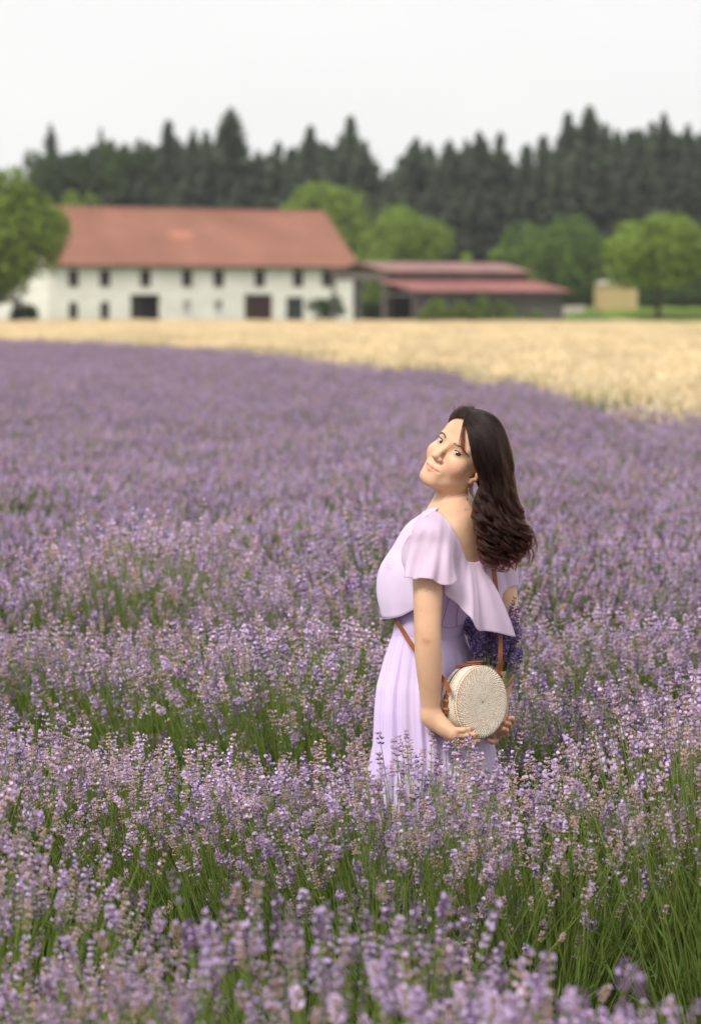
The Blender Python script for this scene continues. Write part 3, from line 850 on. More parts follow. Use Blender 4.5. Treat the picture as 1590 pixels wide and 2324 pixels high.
# ------------------------------------------------------------------ lavender
def lav_mat(name, c1, c2, trans=0.15, hue=0.0, val=0.25, sat=0.25):
    m = noise_mat(name, c1, c2, 35.0, 0.75, 2, 0.15, attr='tint', trans=trans, rnd=val * 0.6)
    return m
M_stalk = lav_mat('lavender_stalk', (0.17, 0.25, 0.05), (0.26, 0.34, 0.09), 0.15, val=0.1)
M_lleaf = lav_mat('lavender_leaf', (0.11, 0.19, 0.04), (0.17, 0.26, 0.06), 0.2, val=0.1)
M_calyx = lav_mat('lavender_calyx', (0.42, 0.32, 0.345), (0.53, 0.42, 0.42), 0.15, val=0.2)
M_petal = lav_mat('lavender_petal', (0.55, 0.42, 0.70), (0.70, 0.56, 0.83), 0.3, val=0.15)

def frame_of(d):
    d = d / np.linalg.norm(d)
    a = np.array([0, 0, 1.0]) if abs(d[2]) < 0.9 else np.array([1.0, 0, 0])
    x = np.cross(a, d); x /= np.linalg.norm(x)
    return np.stack([x, np.cross(d, x), d], 1)       # columns

def make_spike(rng, hi=True):
    """one flower spike along +z from its stalk: stacked whorls of calyces with open corollas. returns v, tri, material, tint"""
    V, T, Mi, C = [], [], [], []
    n = 0
    dark = rng.random()
    # three moods: dried beige, grey violet, deep violet
    if dark < 0.42: base = np.array([1.08, 0.98, 0.86]) * rng.uniform(0.9, 1.25)
    elif dark < 0.8: base = np.array([0.85, 0.78, 1.05]) * rng.uniform(0.8, 1.1)
    else: base = np.array([0.52, 0.40, 0.78]) * rng.uniform(0.8, 1.1)
    petal_n = rng.uniform(0.05, 0.85)
    L = rng.uniform(0.024, 0.046)
    nw = int(rng.integers(3, 6))
    zs = list(np.linspace(0, L, nw))
    if rng.random() < 0.4: zs = [-rng.uniform(0.018, 0.035)] + zs
    for wi, z in enumerate(zs):
        k = wi / (len(zs) - 1)
        R = (0.0050 + 0.003 * math.sin(PI * min(1, 0.25 + 0.7 * k))) * rng.uniform(0.85, 1.15)
        m = int(rng.integers(6, 9)) if hi else 3
        if hi:
            for j in range(m):
                a = 2 * PI * j / m + rng.normal() * 0.25
                el = rng.uniform(0.35, 1.05)
                d = np.array([math.cos(a) * math.cos(el), math.sin(a) * math.cos(el), math.sin(el)])
                o = np.array([math.cos(a) * 0.0015, math.sin(a) * 0.0015, z + rng.normal() * 0.0012])
                ln = R * rng.uniform(1.05, 1.5); w = 0.0017
                F = frame_of(d)
                loc = np.array([[0, 0, 0], [w, 0, ln * .55], [0, w, ln * .55], [-w, 0, ln * .55], [0, -w, ln * .55], [0, 0, ln]])
                V.append(o + loc @ F.T)
                T += [[n, n + 2, n + 1], [n, n + 3, n + 2], [n, n + 4, n + 3], [n, n + 1, n + 4], [n + 5, n + 1, n + 2], [n + 5, n + 2, n + 3], [n + 5, n + 3, n + 4], [n + 5, n + 4, n + 1]]
                Mi += [2] * 8
                C += [base * rng.uniform(0.75, 1.2)] * 6
                n += 6
                if rng.random() < petal_n * 0.55:
                    tip = o + d * ln
                    s = rng.uniform(0.0034, 0.0052)
                    pl = np.array([[0, 0, -0.001], [s, s * .5, s * .7], [0, s * .9, s * .9], [-s, s * .5, s * .7], [-s * .7, -s * .6, s * .3], [s * .7, -s * .6, s * .3]])
                    V.append(tip + pl @ F.T)
                    T += [[n, n + 1, n + 2], [n, n + 2, n + 3], [n, n + 3, n + 4], [n, n + 5, n + 1]]
                    Mi += [3] * 4
                    C += [np.array([1, 1, 1]) * rng.uniform(0.8, 1.3)] * 6
                    n += 6
        else:
            w = R * 1.25
            loc = np.array([[0, 0, z - .004], [w, 0, z + .003], [-w * .5, w * .87, z + .003], [-w * .5, -w * .87, z + .003], [0, 0, z + 0.011]])
            V.append(loc)
            T += [[n, n + 2, n + 1], [n, n + 3, n + 2], [n, n + 1, n + 3], [n + 4, n + 1, n + 2], [n + 4, n + 2, n + 3], [n + 4, n + 3, n + 1]]
            pet = rng.random() < petal_n * 0.75
            Mi += [3 if pet else 2] * 6
            C += [(np.ones(3) * rng.uniform(.8, 0.95) if pet else base * .4 + np.array([.9, .8, .98]) * .6) * rng.uniform(0.9, 1.1)] * 5
            n += 5
    return np.concatenate(V), np.array(T), np.array(Mi), np.array(C)

def lav_plant(seed, nst=430, hi=True, nsp=14):
    rng = np.random.default_rng(seed)
    spikes = [make_spike(rng, hi) for _ in range(nsp)]
    fv, ff, fm, fc = [], [], [], []       # flowers
    sv, sf, sm, sc_ = [], [], [], []      # stalks and leaves
    nf = ns = 0
    for i in range(nst):
        th = math.radians(35) * rng.random() ** 0.6 * rng.uniform(0.8, 1.0)
        ph = rng.uniform(0, 2 * PI)
        ln = (0.76 - 0.06 * (th / 0.7) ** 2) * rng.normal(1.0, 0.055) * (1 if rng.random() > .20 else rng.uniform(.62, .95))
        bo = np.array([math.cos(ph), math.sin(ph), 0]) * rng.uniform(0.0, 0.17) * (0.3 + th)
        d0 = np.array([math.sin(th) * math.cos(ph), math.sin(th) * math.sin(ph), math.cos(th)])
        d0 += rng.normal(size=3) * 0.05
        d1 = d0 + np.array([0, 0, 0.30]) + rng.normal(size=3) * 0.17
        d1 /= np.linalg.norm(d1)
        p0 = bo; p1 = bo + d0 * ln * 0.55; p2 = p1 + d1 * ln * 0.45
        # stalk: three-sided
        r = 0.0015 if hi else 0.003
        rings = []
        F = frame_of(d0)
        for p, rr in ((p0, r * 1.3), (p1, r), (p2, r * 0.8)):
            rings.append(p + np.stack([F[:, 0] * rr, (-F[:, 0] * .5 + F[:, 1] * .87) * rr, (-F[:, 0] * .5 - F[:, 1] * .87) * rr]))
        sv.append(np.concatenate(rings))
        for q in (0, 3):
            for k in range(3):
                a, b = ns + q + k, ns + q + (k + 1) % 3
                sf += [[a, b, b + 3], [a, b + 3, a + 3]]
        sm += [0] * 12
        sc_ += [np.ones(3) * rng.uniform(.75, 1.25) * np.array([1.0, 1.0, 1.0])] * 9
        ns += 9
        # narrow leaves on the lower part
        for q in range(3 if hi else 1):
            u = rng.uniform(0.12, 0.62)
            b0 = p0 + (p1 - p0) * u / 0.55 if u < .55 else p1
            a = rng.uniform(0, 2 * PI)
            dl = d0 * 0.9 + (F[:, 0] * math.cos(a) + F[:, 1] * math.sin(a)) * 0.5
            dl /= np.linalg.norm(dl)
            side = np.cross(dl, rng.normal(size=3)); side /= np.linalg.norm(side)
            ll = rng.uniform(0.05, 0.12); w = 0.0028 if hi else 0.006
            sv.append(np.stack([b0 - side * w * .4, b0 + dl * ll * .5 + side * w, b0 + dl * ll, b0 + dl * ll * .5 - side * w]))
            sf += [[ns, ns + 1, ns + 2], [ns, ns + 2, ns + 3]]
            sm += [1, 1]
            sc_ += [np.ones(3) * rng.uniform(.7, 1.25)] * 4
            ns += 4
        S = spikes[int(rng.integers(nsp))]
        G = frame_of(d1)
        k = rng.uniform(0.80, 1.12) * (1.0 if hi else 1.12)
        fv.append(p2 + (S[0] * k) @ G.T)
        ff.append(S[1] + nf); fm.append(S[2] - 2); fc.append(S[3] * rng.uniform(.85, 1.15))
        nf += len(S[0])
    fol = np_mesh('lavender_foliage', np.concatenate(sv), np.array(sf), [M_stalk, M_lleaf], np.array(sm), np.array(sc_))
    flo = np_mesh('lavender_blossom', np.concatenate(fv), np.concatenate(ff), [M_calyx, M_petal], np.concatenate(fm), np.concatenate(fc))
    return fol, flo
def joined(name, a, b):
    """one mesh holding a plant's foliage and blossom, for the far field"""
    va = np.zeros(len(a.vertices) * 3, np.float32); a.vertices.foreach_get('co', va)
    vb = np.zeros(len(b.vertices) * 3, np.float32); b.vertices.foreach_get('co', vb)
    fa = np.zeros(len(a.loops), np.int32); a.loops.foreach_get('vertex_index', fa)
    fb = np.zeros(len(b.loops), np.int32); b.loops.foreach_get('vertex_index', fb)
    ma = np.zeros(len(a.polygons), np.int32); a.polygons.foreach_get('material_index', ma)
    mb = np.zeros(len(b.polygons), np.int32); b.polygons.foreach_get('material_index', mb)
    ta = np.zeros(len(a.vertices) * 4, np.float32); a.color_attributes['tint'].data.foreach_get('color', ta)
    tb = np.zeros(len(b.vertices) * 4, np.float32); b.color_attributes['tint'].data.foreach_get('color', tb)
    return np_mesh(name, np.concatenate([va, vb]).reshape(-1, 3), np.concatenate([fa, fb + len(a.vertices)]).reshape(-1, 3), [M_stalk, M_lleaf, M_calyx, M_petal],
                   np.concatenate([ma, mb + 2]), np.concatenate([ta, tb]).reshape(-1, 4)[:, :3])
hi_kinds = [lav_plant(500 + i) for i in range(6)]
lo_kinds = [lav_plant(520 + i, 480, False) for i in range(4)]
far_kinds = [joined('lavender_mix', a, b) for a, b in lo_kinds]

WOMAN = (0.23, 6.45)
def poly_y(pts, x):
    if x <= pts[0][0]: return pts[0][1] + (x - pts[0][0]) * (pts[1][1] - pts[0][1]) / (pts[1][0] - pts[0][0])
    for (x0, y0), (x1, y1) in zip(pts, pts[1:]):
        if x <= x1: return y0 + (y1 - y0) * (x - x0) / (x1 - x0)
    return pts[-1][1] + (x - pts[-1][0]) * (pts[-1][1] - pts[-2][1]) / (pts[-1][0] - pts[-2][0])
ROW_FRONT = [(-1.3, 5.55), (-0.71, 4.80), (-0.27, 4.15), (0.07, 3.80), (0.35, 3.45), (1.0, 2.6)]      # nearest row, bending away to the left
ROW_B = [(-2.5, 7.6), (-0.97, 6.75), (0.2, 5.90), (0.9, 5.68), (2.0, 5.35)]                          # row the woman stands behind
def row_y(k, x):
    if k < 0: return poly_y(ROW_FRONT, x) + (k + 1) * 1.5
    return poly_y(ROW_B, x) + k * 1.37 + 0.05 * math.sin(x * 0.9 + k * 2.1)
rng = np.random.default_rng(21)
plants = []
for k in range(-1, 80):
    x = -16.0
    while x < 16:
        x += 0.36 * rng.uniform(0.8, 1.2)
        y = row_y(k, x) + rng.normal() * 0.05
        if y < 2.85 or y > edge_y(x) - 0.4: continue
        if abs(x) > 0.145 * y * 1.45 + 1.6: continue
        if k >= 1 and math.hypot(x - WOMAN[0], y - WOMAN[1]) < 0.55: continue
        s = rng.normal(1.0, 0.07)
        hgt = (s if k < 6 else 1) * rng.uniform(0.94, 1.06)
        if k < 0: hgt *= 1.03 + 0.08 * min(max(-x / 0.7, 0), 1)
        if k >= 4: s *= 1.22
        if k == 0: hgt *= 0.96 + 0.12 * min(max(x / 0.9, 0), 1) - (0.10 if -0.25 < x < 0.55 else 0)
        plants.append((y, x, s, hgt, rng.uniform(0, 6.28), k))
plants.sort()
inview = [p for p in plants if abs(p[1]) < 0.145 * p[0] + 0.45]
single = set(id(p) for p in inview[:300])
rest = [p for p in plants if id(p) not in single]
NTH = ['nearest', 'second', 'third', 'fourth', 'fifth', 'sixth', 'seventh', 'eighth', 'ninth', 'tenth', 'eleventh', 'twelfth']
ROWNAME = {-1: 'the blurred row closest to the viewer', 0: 'the row just before her', 1: 'the first row behind her', 2: 'the second row behind her', 3: 'the third row behind her'}
order = {}
for p in sorted(inview[:300], key=lambda p: abs(p[1] - WOMAN[0])):
    order[id(p)] = sum(1 for q in inview[:300] if q[5] == p[5] and (q[1] > WOMAN[0]) == (p[1] > WOMAN[0]) and abs(q[1] - WOMAN[0]) < abs(p[1] - WOMAN[0]))
for p in inview[:300]:
    y, x, s, h, rz, k = p
    if k in ROWNAME and order[id(p)] < 12:
        lab = '%s lavender bush %s of the woman in %s' % (NTH[order[id(p)]], 'right' if x > WOMAN[0] else 'left', ROWNAME[k])
        g = 'lavender bushes of ' + ROWNAME[k].replace('her', 'the woman')
    else:
        band = 'softly blurred rows a few strides behind the woman' if k < 8 else 'blurred rows midway to the wheat' if k < 13 else 'strongly blurred rows far towards the wheat'
        lab = 'lavender bush in the %s, %s of her' % (band, 'right' if x > WOMAN[0] else 'left')
        g = 'lavender bushes of the ' + band
    o = empty('lavender_plant', (x, y, 0), rz, lab, 'lavender', g)
    o.scale = (s, s, h)
    kinds = hi_kinds if y < 9.8 else lo_kinds
    a, b = kinds[rng.integers(len(kinds))]
    link('foliage', a, o)['kind'] = 'stuff'
    link('blossom', b, o)['kind'] = 'stuff'
n = len(rest)
sc = np.array([(p[2], p[2], p[3]) for p in rest])
tag(scatter('lavender', [(p[1], p[0], 0) for p in rest], [(0, 0, p[4]) for p in rest], sc, rng.integers(0, 4, n), far_kinds),
    'far purple lavender rows merging into one mass up to the wheat', kind='stuff')
# ------------------------------------------------------------------ the woman: one continuous skin grown from blended volumes
WY = 6.45
def B(px, py, dy): return np.array(P(px, py, WY + dy))
BF = np.array([-0.82, 0.572, 0.0])                   # the way her chest faces
BL = np.array([-0.572, -0.82, 0.0])                  # towards her left arm
BU = np.array([0.0, 0.0, 1.0])

class Prim:
    __slots__ = ('fn', 'c', 'r', 'k', 'op')
    def __init__(s, fn, c, r, k, op): s.fn, s.c, s.r, s.k, s.op = fn, np.asarray(c, float), r, k, op
def ell_fn(c, M, rad):
    c = np.asarray(c, float); M = np.asarray(M, float); rad = np.asarray(rad, float)
    def f(p):
        q = (p - c) @ M
        a = q / rad
        k0 = np.sqrt((a * a).sum(-1)); b = a / rad
        k1 = np.sqrt((b * b).sum(-1)) + 1e-9
        return k0 * (k0 - 1) / k1
    return f
def cone_fn(a, b, ra, rb):
    a = np.asarray(a, float); d = np.asarray(b, float) - a; dd = float(d @ d)
    def f(p):
        q = p - a
        h = np.clip(q @ d / dd, 0, 1)
        e = q - h[..., None] * d
        return np.sqrt((e * e).sum(-1)) - (ra + (rb - ra) * h)
    return f
PR = []
def add(fn, c, r, k=0.02, op='u', to=None):
    (PR if to is None else to).append(Prim(fn, c, r, k, op))
def ellipsoid(c, rad, M=np.eye(3), k=0.02, op='u', to=None): add(ell_fn(c, M, rad), c, max(rad), k, op, to)
def cone(a, b, ra, rb, k=0.02, op='u', to=None):
    a = np.asarray(a, float); b = np.asarray(b, float)
    add(cone_fn(a, b, ra, rb), (a + b) / 2, np.linalg.norm(b - a) / 2 + max(ra, rb), k, op, to)
def eval_sdf(p, prims):
    """blended distance at points p (n,3), all volumes"""
    d = np.full(len(p), 1.0)
    for q in prims:
        e = q.fn(p)
        if q.op == 'u':
            h = np.maximum(q.k - np.abs(d - e), 0) / q.k
            d = np.minimum(d, e) - h * h * q.k * 0.25
        else:
            e = -e
            h = np.maximum(q.k - np.abs(d - e), 0) / q.k
            d = np.maximum(d, e) + h * h * q.k * 0.25
    return d

def grow(prims, h, extra=None, lo=None, hi=None):
    """surface of the blended volumes, found block by block. extra(p, d) may cut the distance further"""
    if lo is None:
        lo = np.min([q.c - q.r for q in prims if q.op == 'u'], 0) - 0.02
        hi = np.max([q.c + q.r for q in prims if q.op == 'u'], 0) + 0.02
    NB = 12
    bs = NB * h
    nb = np.ceil((hi - lo) / bs).astype(int)
    gi = np.stack(np.meshgrid(*[np.arange(n) for n in nb], indexing='ij'), -1).reshape(-1, 3)
    cen = lo + (gi + 0.5) * bs
    half = bs * 0.87
    d = eval_sdf(cen, prims)
    if extra is not None: d = extra(cen, d)
    near = np.abs(d) < half * 1.6 + 0.012
    gi, cen = gi[near], cen[near]
    loc = np.stack(np.meshgrid(*[np.arange(NB + 1)] * 3, indexing='ij'), -1).reshape(-1, 3) * h
    nper = len(loc)
    D = np.full((len(gi), nper), 1.0, np.float32)
    origin = lo + gi * bs
    for q in prims:
        m = np.nonzero(np.linalg.norm(cen - q.c, axis=1) < q.r + half + q.k + 0.03)[0]
        for s in range(0, len(m), 400):
            mm = m[s:s + 400]
            p = (origin[mm][:, None, :] + loc[None]).reshape(-1, 3)
            e = q.fn(p).reshape(len(mm), nper)
            dd = D[mm]
            if q.op == 'u':
                t = np.maximum(q.k - np.abs(dd - e), 0) / q.k
                D[mm] = np.minimum(dd, e) - t * t * q.k * 0.25
            else:
                e = -e
                t = np.maximum(q.k - np.abs(dd - e), 0) / q.k
                D[mm] = np.maximum(dd, e) + t * t * q.k * 0.25
    if extra is not None:
        for s in range(0, len(gi), 400):
            p = (origin[s:s + 400][:, None, :] + loc[None]).reshape(-1, 3)
            D[s:s + 400] = extra(p, D[s:s + 400].ravel()).reshape(-1, nper)
    D = D.reshape(-1, NB + 1, NB + 1, NB + 1)
    S = D < 0
    # cells with mixed corners
    cnt = sum(S[:, i:NB + i, j:NB + j, k:NB + k].astype(np.int8) for i in (0, 1) for j in (0, 1) for k in (0, 1))
    b, i, j, k = np.nonzero((cnt > 0) & (cnt < 8))
    corners = {(x, y, z): D[b, i + x, j + y, k + z].astype(float) for x in (0, 1) for y in (0, 1) for z in (0, 1)}
    acc = np.zeros((len(b), 3)); n = np.zeros(len(b))
    for ax in range(3):
        for u in (0, 1):
            for v in (0, 1):
                c0 = [u, v]; c0.insert(ax, 0); c1 = [u, v]; c1.insert(ax, 1)
                a0, a1 = corners[tuple(c0)], corners[tuple(c1)]
                m = (a0 < 0) != (a1 < 0)
                t = np.where(m, a0 / np.where(m, a0 - a1, 1), 0)
                pt = np.array(c0, float)[None] + t[:, None] * (np.array(c1) - np.array(c0))[None]
                acc[m] += pt[m]; n[m] += 1
    G = gi[b] * NB + np.stack([i, j, k], 1)            # global cell index
    V = lo + (G + acc / n[:, None]) * h
    dim = nb * NB + 2
    key = (G[:, 0] * dim[1] + G[:, 1]) * dim[2] + G[:, 2]
    order = np.argsort(key); ks = key[order]
    def look(g):
        kk = (g[:, 0] * dim[1] + g[:, 1]) * dim[2] + g[:, 2]
        ps = np.clip(np.searchsorted(ks, kk), 0, len(ks) - 1)
        return np.where(ks[ps] == kk, order[ps], -1)
    faces = []
    for ax in range(3):
        c1 = [0, 0, 0]; c1[ax] = 1
        a0, a1 = corners[(0, 0, 0)], corners[tuple(c1)]
        m = (a0 < 0) != (a1 < 0)
        g = G[m]; o1, o2 = [(1, 2), (2, 0), (0, 1)][ax]
        e1 = np.zeros(3, int); e1[o1] = 1
        e2 = np.zeros(3, int); e2[o2] = 1
        q = np.stack([look(g), look(g - e1), look(g - e1 - e2), look(g - e2)], 1)
        ok = (q >= 0).all(1)
        q = q[ok]; fl = (a0[m] >= 0)[ok]
        q[fl] = q[fl][:, ::-1]
        faces.append(q)
    return V, np.concatenate(faces)

def surf(px, py, off=0.0, prims=None, start=-0.45, miss=None):
    """where the line of sight through a print pixel meets the skin, moved off it towards the viewer"""
    prims = PR if prims is None else prims
    a = np.array(P(px, py, WY + start)); d = np.array(P(px, py, WY + 1)) - np.array(P(px, py, WY))
    d /= np.linalg.norm(d)
    t = 0.0
    best = (1e9, 0)
    for _ in range(70):
        e = float(eval_sdf((a + d * t)[None], prims)[0]) - off
        if e < best[0]: best = (e, t)
        if e < 0.0005: return a + d * t
        t += max(e * 0.8, 0.0008)
        if t > 1.0: break
    return a + d * best[1] if miss is None else miss

# ---- head, in its own axes: x to her right, y to the front, z up
HR = np.array([[-0.64418586, -0.51071025, 0.5693853], [0.5966953, -0.80128117, -0.0436257], [0.47851782, 0.31164647, 0.82091241]])
HO = B(1049, 1031.3, -0.03)
def H(x, y, z): return HO + HR @ np.array([x, y, z], float)
def hell(c, rad, k, op='u', both=False, tilt=None):
    for s in ((1, -1) if both else (1,)):
        M = HR
        if tilt is not None:
            t = tilt * s
            M = HR @ np.array([[math.cos(t), -math.sin(t), 0], [math.sin(t), math.cos(t), 0], [0, 0, 1]])
        ellipsoid(H(c[0] * s, c[1], c[2]), rad, M, k, op)
def hcone(a, b, ra, rb, k, op='u', both=False):
    for s in ((1, -1) if both else (1,)):
        cone(H(a[0] * s, a[1], a[2]), H(b[0] * s, b[1], b[2]), ra, rb, k, op)
hell((0, -0.014, 0.028), (0.0715, 0.087, 0.080), 0.02)
hell((0, 0.026, 0.040), (0.063, 0.056, 0.056), 0.03)
hell((0, 0.026, -0.035), (0.058, 0.055, 0.083), 0.03)
hcone((0.049, 0.000, -0.058), (0.014, 0.066, -0.096), 0.016, 0.0165, 0.022, both=True)
hell((0, 0.073, -0.0985), (0.0185, 0.0145, 0.0150), 0.016)
hell((0.037, 0.055, -0.032), (0.025, 0.022, 0.024), 0.022, both=True)
hcone((0.010, 0.081, 0.0175), (0.042, 0.064, 0.017), 0.0085, 0.0085, 0.014, both=True)
hell((0.0315, 0.0975, -0.003), (0.0185, 0.018, 0.0145), 0.012, 's', both=True)
hell((0.0315, 0.0665, -0.001), (0.0140, 0.0140, 0.0132), 0.005, both=True)
hell((0, 0.074, -0.068), (0.029, 0.0185, 0.025), 0.016)
hcone((0, 0.080, 0.008), (0, 0.1035, -0.033), 0.0072, 0.0082, 0.012)
hell((0, 0.1045, -0.0365), (0.0104, 0.0102, 0.0094), 0.007)
hell((0.0115, 0.0935, -0.0405), (0.0070, 0.0090, 0.0066), 0.006, both=True)
hell((0.0062, 0.1005, -0.0482), (0.0034, 0.0050, 0.0030), 0.002, 's', both=True)
hcone((0, 0.0915, -0.0500), (0, 0.0925, -0.0610), 0.0020, 0.0015, 0.004, 's')
lip_prims = []
for s in (1, -1):
    cone(H(0.0, 0.0905, -0.0658), H(0.0225 * s, 0.0795, -0.0680), 0.0050, 0.0022, 0.004)
    cone(H(0.0, 0.0900, -0.0752), H(0.0190 * s, 0.0805, -0.0708), 0.0062, 0.0030, 0.004)
    cone(H(0.0, 0.0905, -0.0658), H(0.0225 * s, 0.0795, -0.0680), 0.0050, 0.0022, 0.004, to=lip_prims)
    cone(H(0.0, 0.0900, -0.0752), H(0.0190 * s, 0.0805, -0.0708), 0.0062, 0.0030, 0.004, to=lip_prims)
    cone(H(0.0, 0.0970, -0.0702), H(0.0255 * s, 0.0830, -0.0680), 0.0016, 0.0012, 0.002, 's')
    # ear
    for_ear = s
    ellipsoid(H(0.0735 * s, -0.010, -0.012), (0.008, 0.0165, 0.029), HR @ np.array([[math.cos(.35 * s), math.sin(.35 * s), 0], [-math.sin(.35 * s), math.cos(.35 * s), 0], [0, 0, 1]]), 0.004)
    ellipsoid(H(0.0825 * s, -0.009, -0.008), (0.0055, 0.0095, 0.017), HR, 0.003, 's')
    ellipsoid(H(0.0705 * s, 0.000, -0.0415), (0.0055, 0.0085, 0.0095), HR, 0.004)
    ellipsoid(H(0.0745 * s, 0.003, -0.018), (0.005, 0.005, 0.007), HR, 0.003)

# ---- trunk
N_HEAD = len(PR)
NB_ = B(1026, 1172, 0.0)
CH = B(1018, 1275, 0.0)
WA = B(973, 1428, 0.03)
PE = B(968, 1572, 0.035)
def frame3(u):
    u = u / np.linalg.norm(u)
    f = BF - u * (BF @ u); f /= np.linalg.norm(f)
    return np.stack([np.cross(f, u), f, u], 1)
MC = frame3(NB_ - CH + (CH - WA) * 0.5)
MW = frame3(CH - WA)
cone(H(0, -0.024, -0.050), NB_ - BF * 0.004, 0.046, 0.049, 0.03)
ellipsoid(CH + BU * 0.005, (0.140, 0.096, 0.165), MC, 0.05)
ellipsoid(WA, (0.112, 0.076, 0.13), MW, 0.06)
ellipsoid(PE, (0.142, 0.088, 0.14), frame3(BU), 0.06)
SL = B(974, 1222, -0.160)
SR = B(1126, 1230, 0.125)
cone(NB_ - BU * 0.004 - BF * 0.006, SL + BU * 0.002, 0.044, 0.038, 0.05)
cone(NB_ - BU * 0.004 - BF * 0.006, SR, 0.044, 0.038, 0.05)
for s, S in ((1, SL), (-1, SR)):
    ellipsoid(CH + BL * 0.070 * s - BF * 0.062 + BU * 0.045, (0.060, 0.027, 0.075), MC, 0.05)       # shoulder blade
    ellipsoid(CH + BL * 0.070 * s + BF * 0.082 - BU * 0.022, (0.060, 0.062, 0.062), MC, 0.03)       # bust
    ellipsoid(PE + BL * 0.075 * s - BF * 0.052 - BU * 0.02, (0.066, 0.060, 0.080), frame3(BU), 0.03)
    hip = PE + BL * 0.085 * s - BU * 0.06
    knee = np.array([PE[0] + BL[0] * 0.075 * s + BF[0] * 0.02, PE[1] + BL[1] * 0.075 * s + BF[1] * 0.02, 0.47])
    ank = np.array([knee[0], knee[1], 0.085]) - BF * 0.02
    cone(hip, knee, 0.070, 0.050, 0.03)
    cone(knee, ank, 0.052, 0.034, 0.03)
    cone(ank - BF * 0.02 - BU * 0.045, ank + BF * 0.13 - BU * 0.055, 0.034, 0.022, 0.02)
# groove of the spine, folds of the turned neck
cone(CH - BF * 0.112 + BU * 0.16 + (NB_ - CH) * 0.1, WA - BF * 0.098, 0.004, 0.004, 0.022, 's')
for fold in ([(1000, 1150), (1018, 1137), (1040, 1128), (1062, 1124)], [(1004, 1140), (1022, 1129), (1044, 1121), (1062, 1117)]):
    fq = [surf(x, y) for x, y in fold]
    for a_, b_ in zip(fq, fq[1:]): cone(a_, b_, 0.0012, 0.0012, 0.005, 's')
N_TRUNK = len(PR)
# ---- arms
EL = B(970, 1452, -0.205)
WL = B(978, 1624, -0.175)
def limb(pts, rad, k=0.03, n=22):
    """one smooth tapering limb through the given joints"""
    e = np.array(pts, float); u = np.linspace(0, 1, len(rad))
    m = [e[0]]
    q = []
    for i in range(n + 1):
        t = i / n * (len(e) - 1); j = min(int(t), len(e) - 2)
        E_ = [2 * e[0] - e[1]] + list(e) + [2 * e[-1] - e[-2]]
        w_ = t - j
        p0, p1, p2, p3 = E_[j:j + 4]
        q.append(0.5 * (2 * p1 + (p2 - p0) * w_ + (2 * p0 - 5 * p1 + 4 * p2 - p3) * w_ ** 2 + (-p0 + 3 * p1 - 3 * p2 + p3) * w_ ** 3))
    q = np.array(q)
    s_ = np.linspace(0, 1, n + 1)
    r = np.interp(s_, u, rad)
    for _ in range(3): r[1:-1] = 0.25 * r[:-2] + 0.5 * r[1:-1] + 0.25 * r[2:]
    fs = [cone_fn(q[i], q[i + 1], r[i], r[i + 1]) for i in range(n)]
    def f(p):
        d = fs[0](p)
        for g in fs[1:]: d = np.minimum(d, g(p))
        return d
    c = (q.min(0) + q.max(0)) / 2
    add(f, c, np.linalg.norm(q - c, axis=1).max() + max(rad), k)
limb([SL, SL * .5 + EL * .5 + np.array([-.002, 0, 0]), EL, EL * .55 + WL * .45 + np.array([0, -.004, 0]), WL], [0.043, 0.0420, 0.0405, 0.0380, 0.0352, 0.0346, 0.0355, 0.0347, 0.0312, 0.0262, 0.0226])
ER = B(1150, 1440, 0.085)
WR = B(1128, 1612, 0.055)
limb([SR, SR * .5 + ER * .5, ER, ER * .5 + WR * .5, WR], [0.044, 0.0432, 0.0420, 0.0395, 0.0370, 0.0362, 0.0368, 0.0360, 0.0325, 0.0275, 0.0235])
def finger(pts, r0, r1, k=0.004):
    m = len(pts) - 1
    for i in range(m):
        ra = r0 + (r1 - r0) * i / m; rb = r0 + (r1 - r0) * (i + 1) / m
        cone(pts[i], pts[i + 1], ra, rb, k)
# left hand, laid along the lower edge of the bag
KL = [B(1025, 1657, -.212), B(1029, 1668, -.207), B(1033, 1679.5, -.198), B(1035, 1689, -.188)]
cone(WL, (KL[0] + KL[1]) / 2, 0.0215, 0.0125, 0.02)
cone(WL, (KL[2] + KL[3]) / 2, 0.0195, 0.0115, 0.02)
cone(WL + np.array([.006, 0, -.015]), KL[1], 0.019, 0.012, 0.02)
finger([KL[0], B(1051, 1657, -.216), B(1062, 1655.5, -.205), B(1069, 1653, -.192)], 0.0088, 0.0062)
finger([KL[1], B(1058, 1668.5, -.214), B(1072, 1668, -.202), B(1081.5, 1666.5, -.188)], 0.0090, 0.0063)
finger([KL[2], B(1061, 1681.5, -.204), B(1075, 1682.5, -.192), B(1085, 1681.5, -.178)], 0.0086, 0.0060)
finger([KL[3], B(1053, 1693, -.192), B(1062, 1694, -.182), B(1070, 1693, -.170)], 0.0076, 0.0054)
finger([WL + np.array([.012, .012, -.020]), B(1004, 1656, -.140), B(1020, 1672, -.105), B(1034, 1682, -.085)], 0.0125, 0.0075, 0.012)
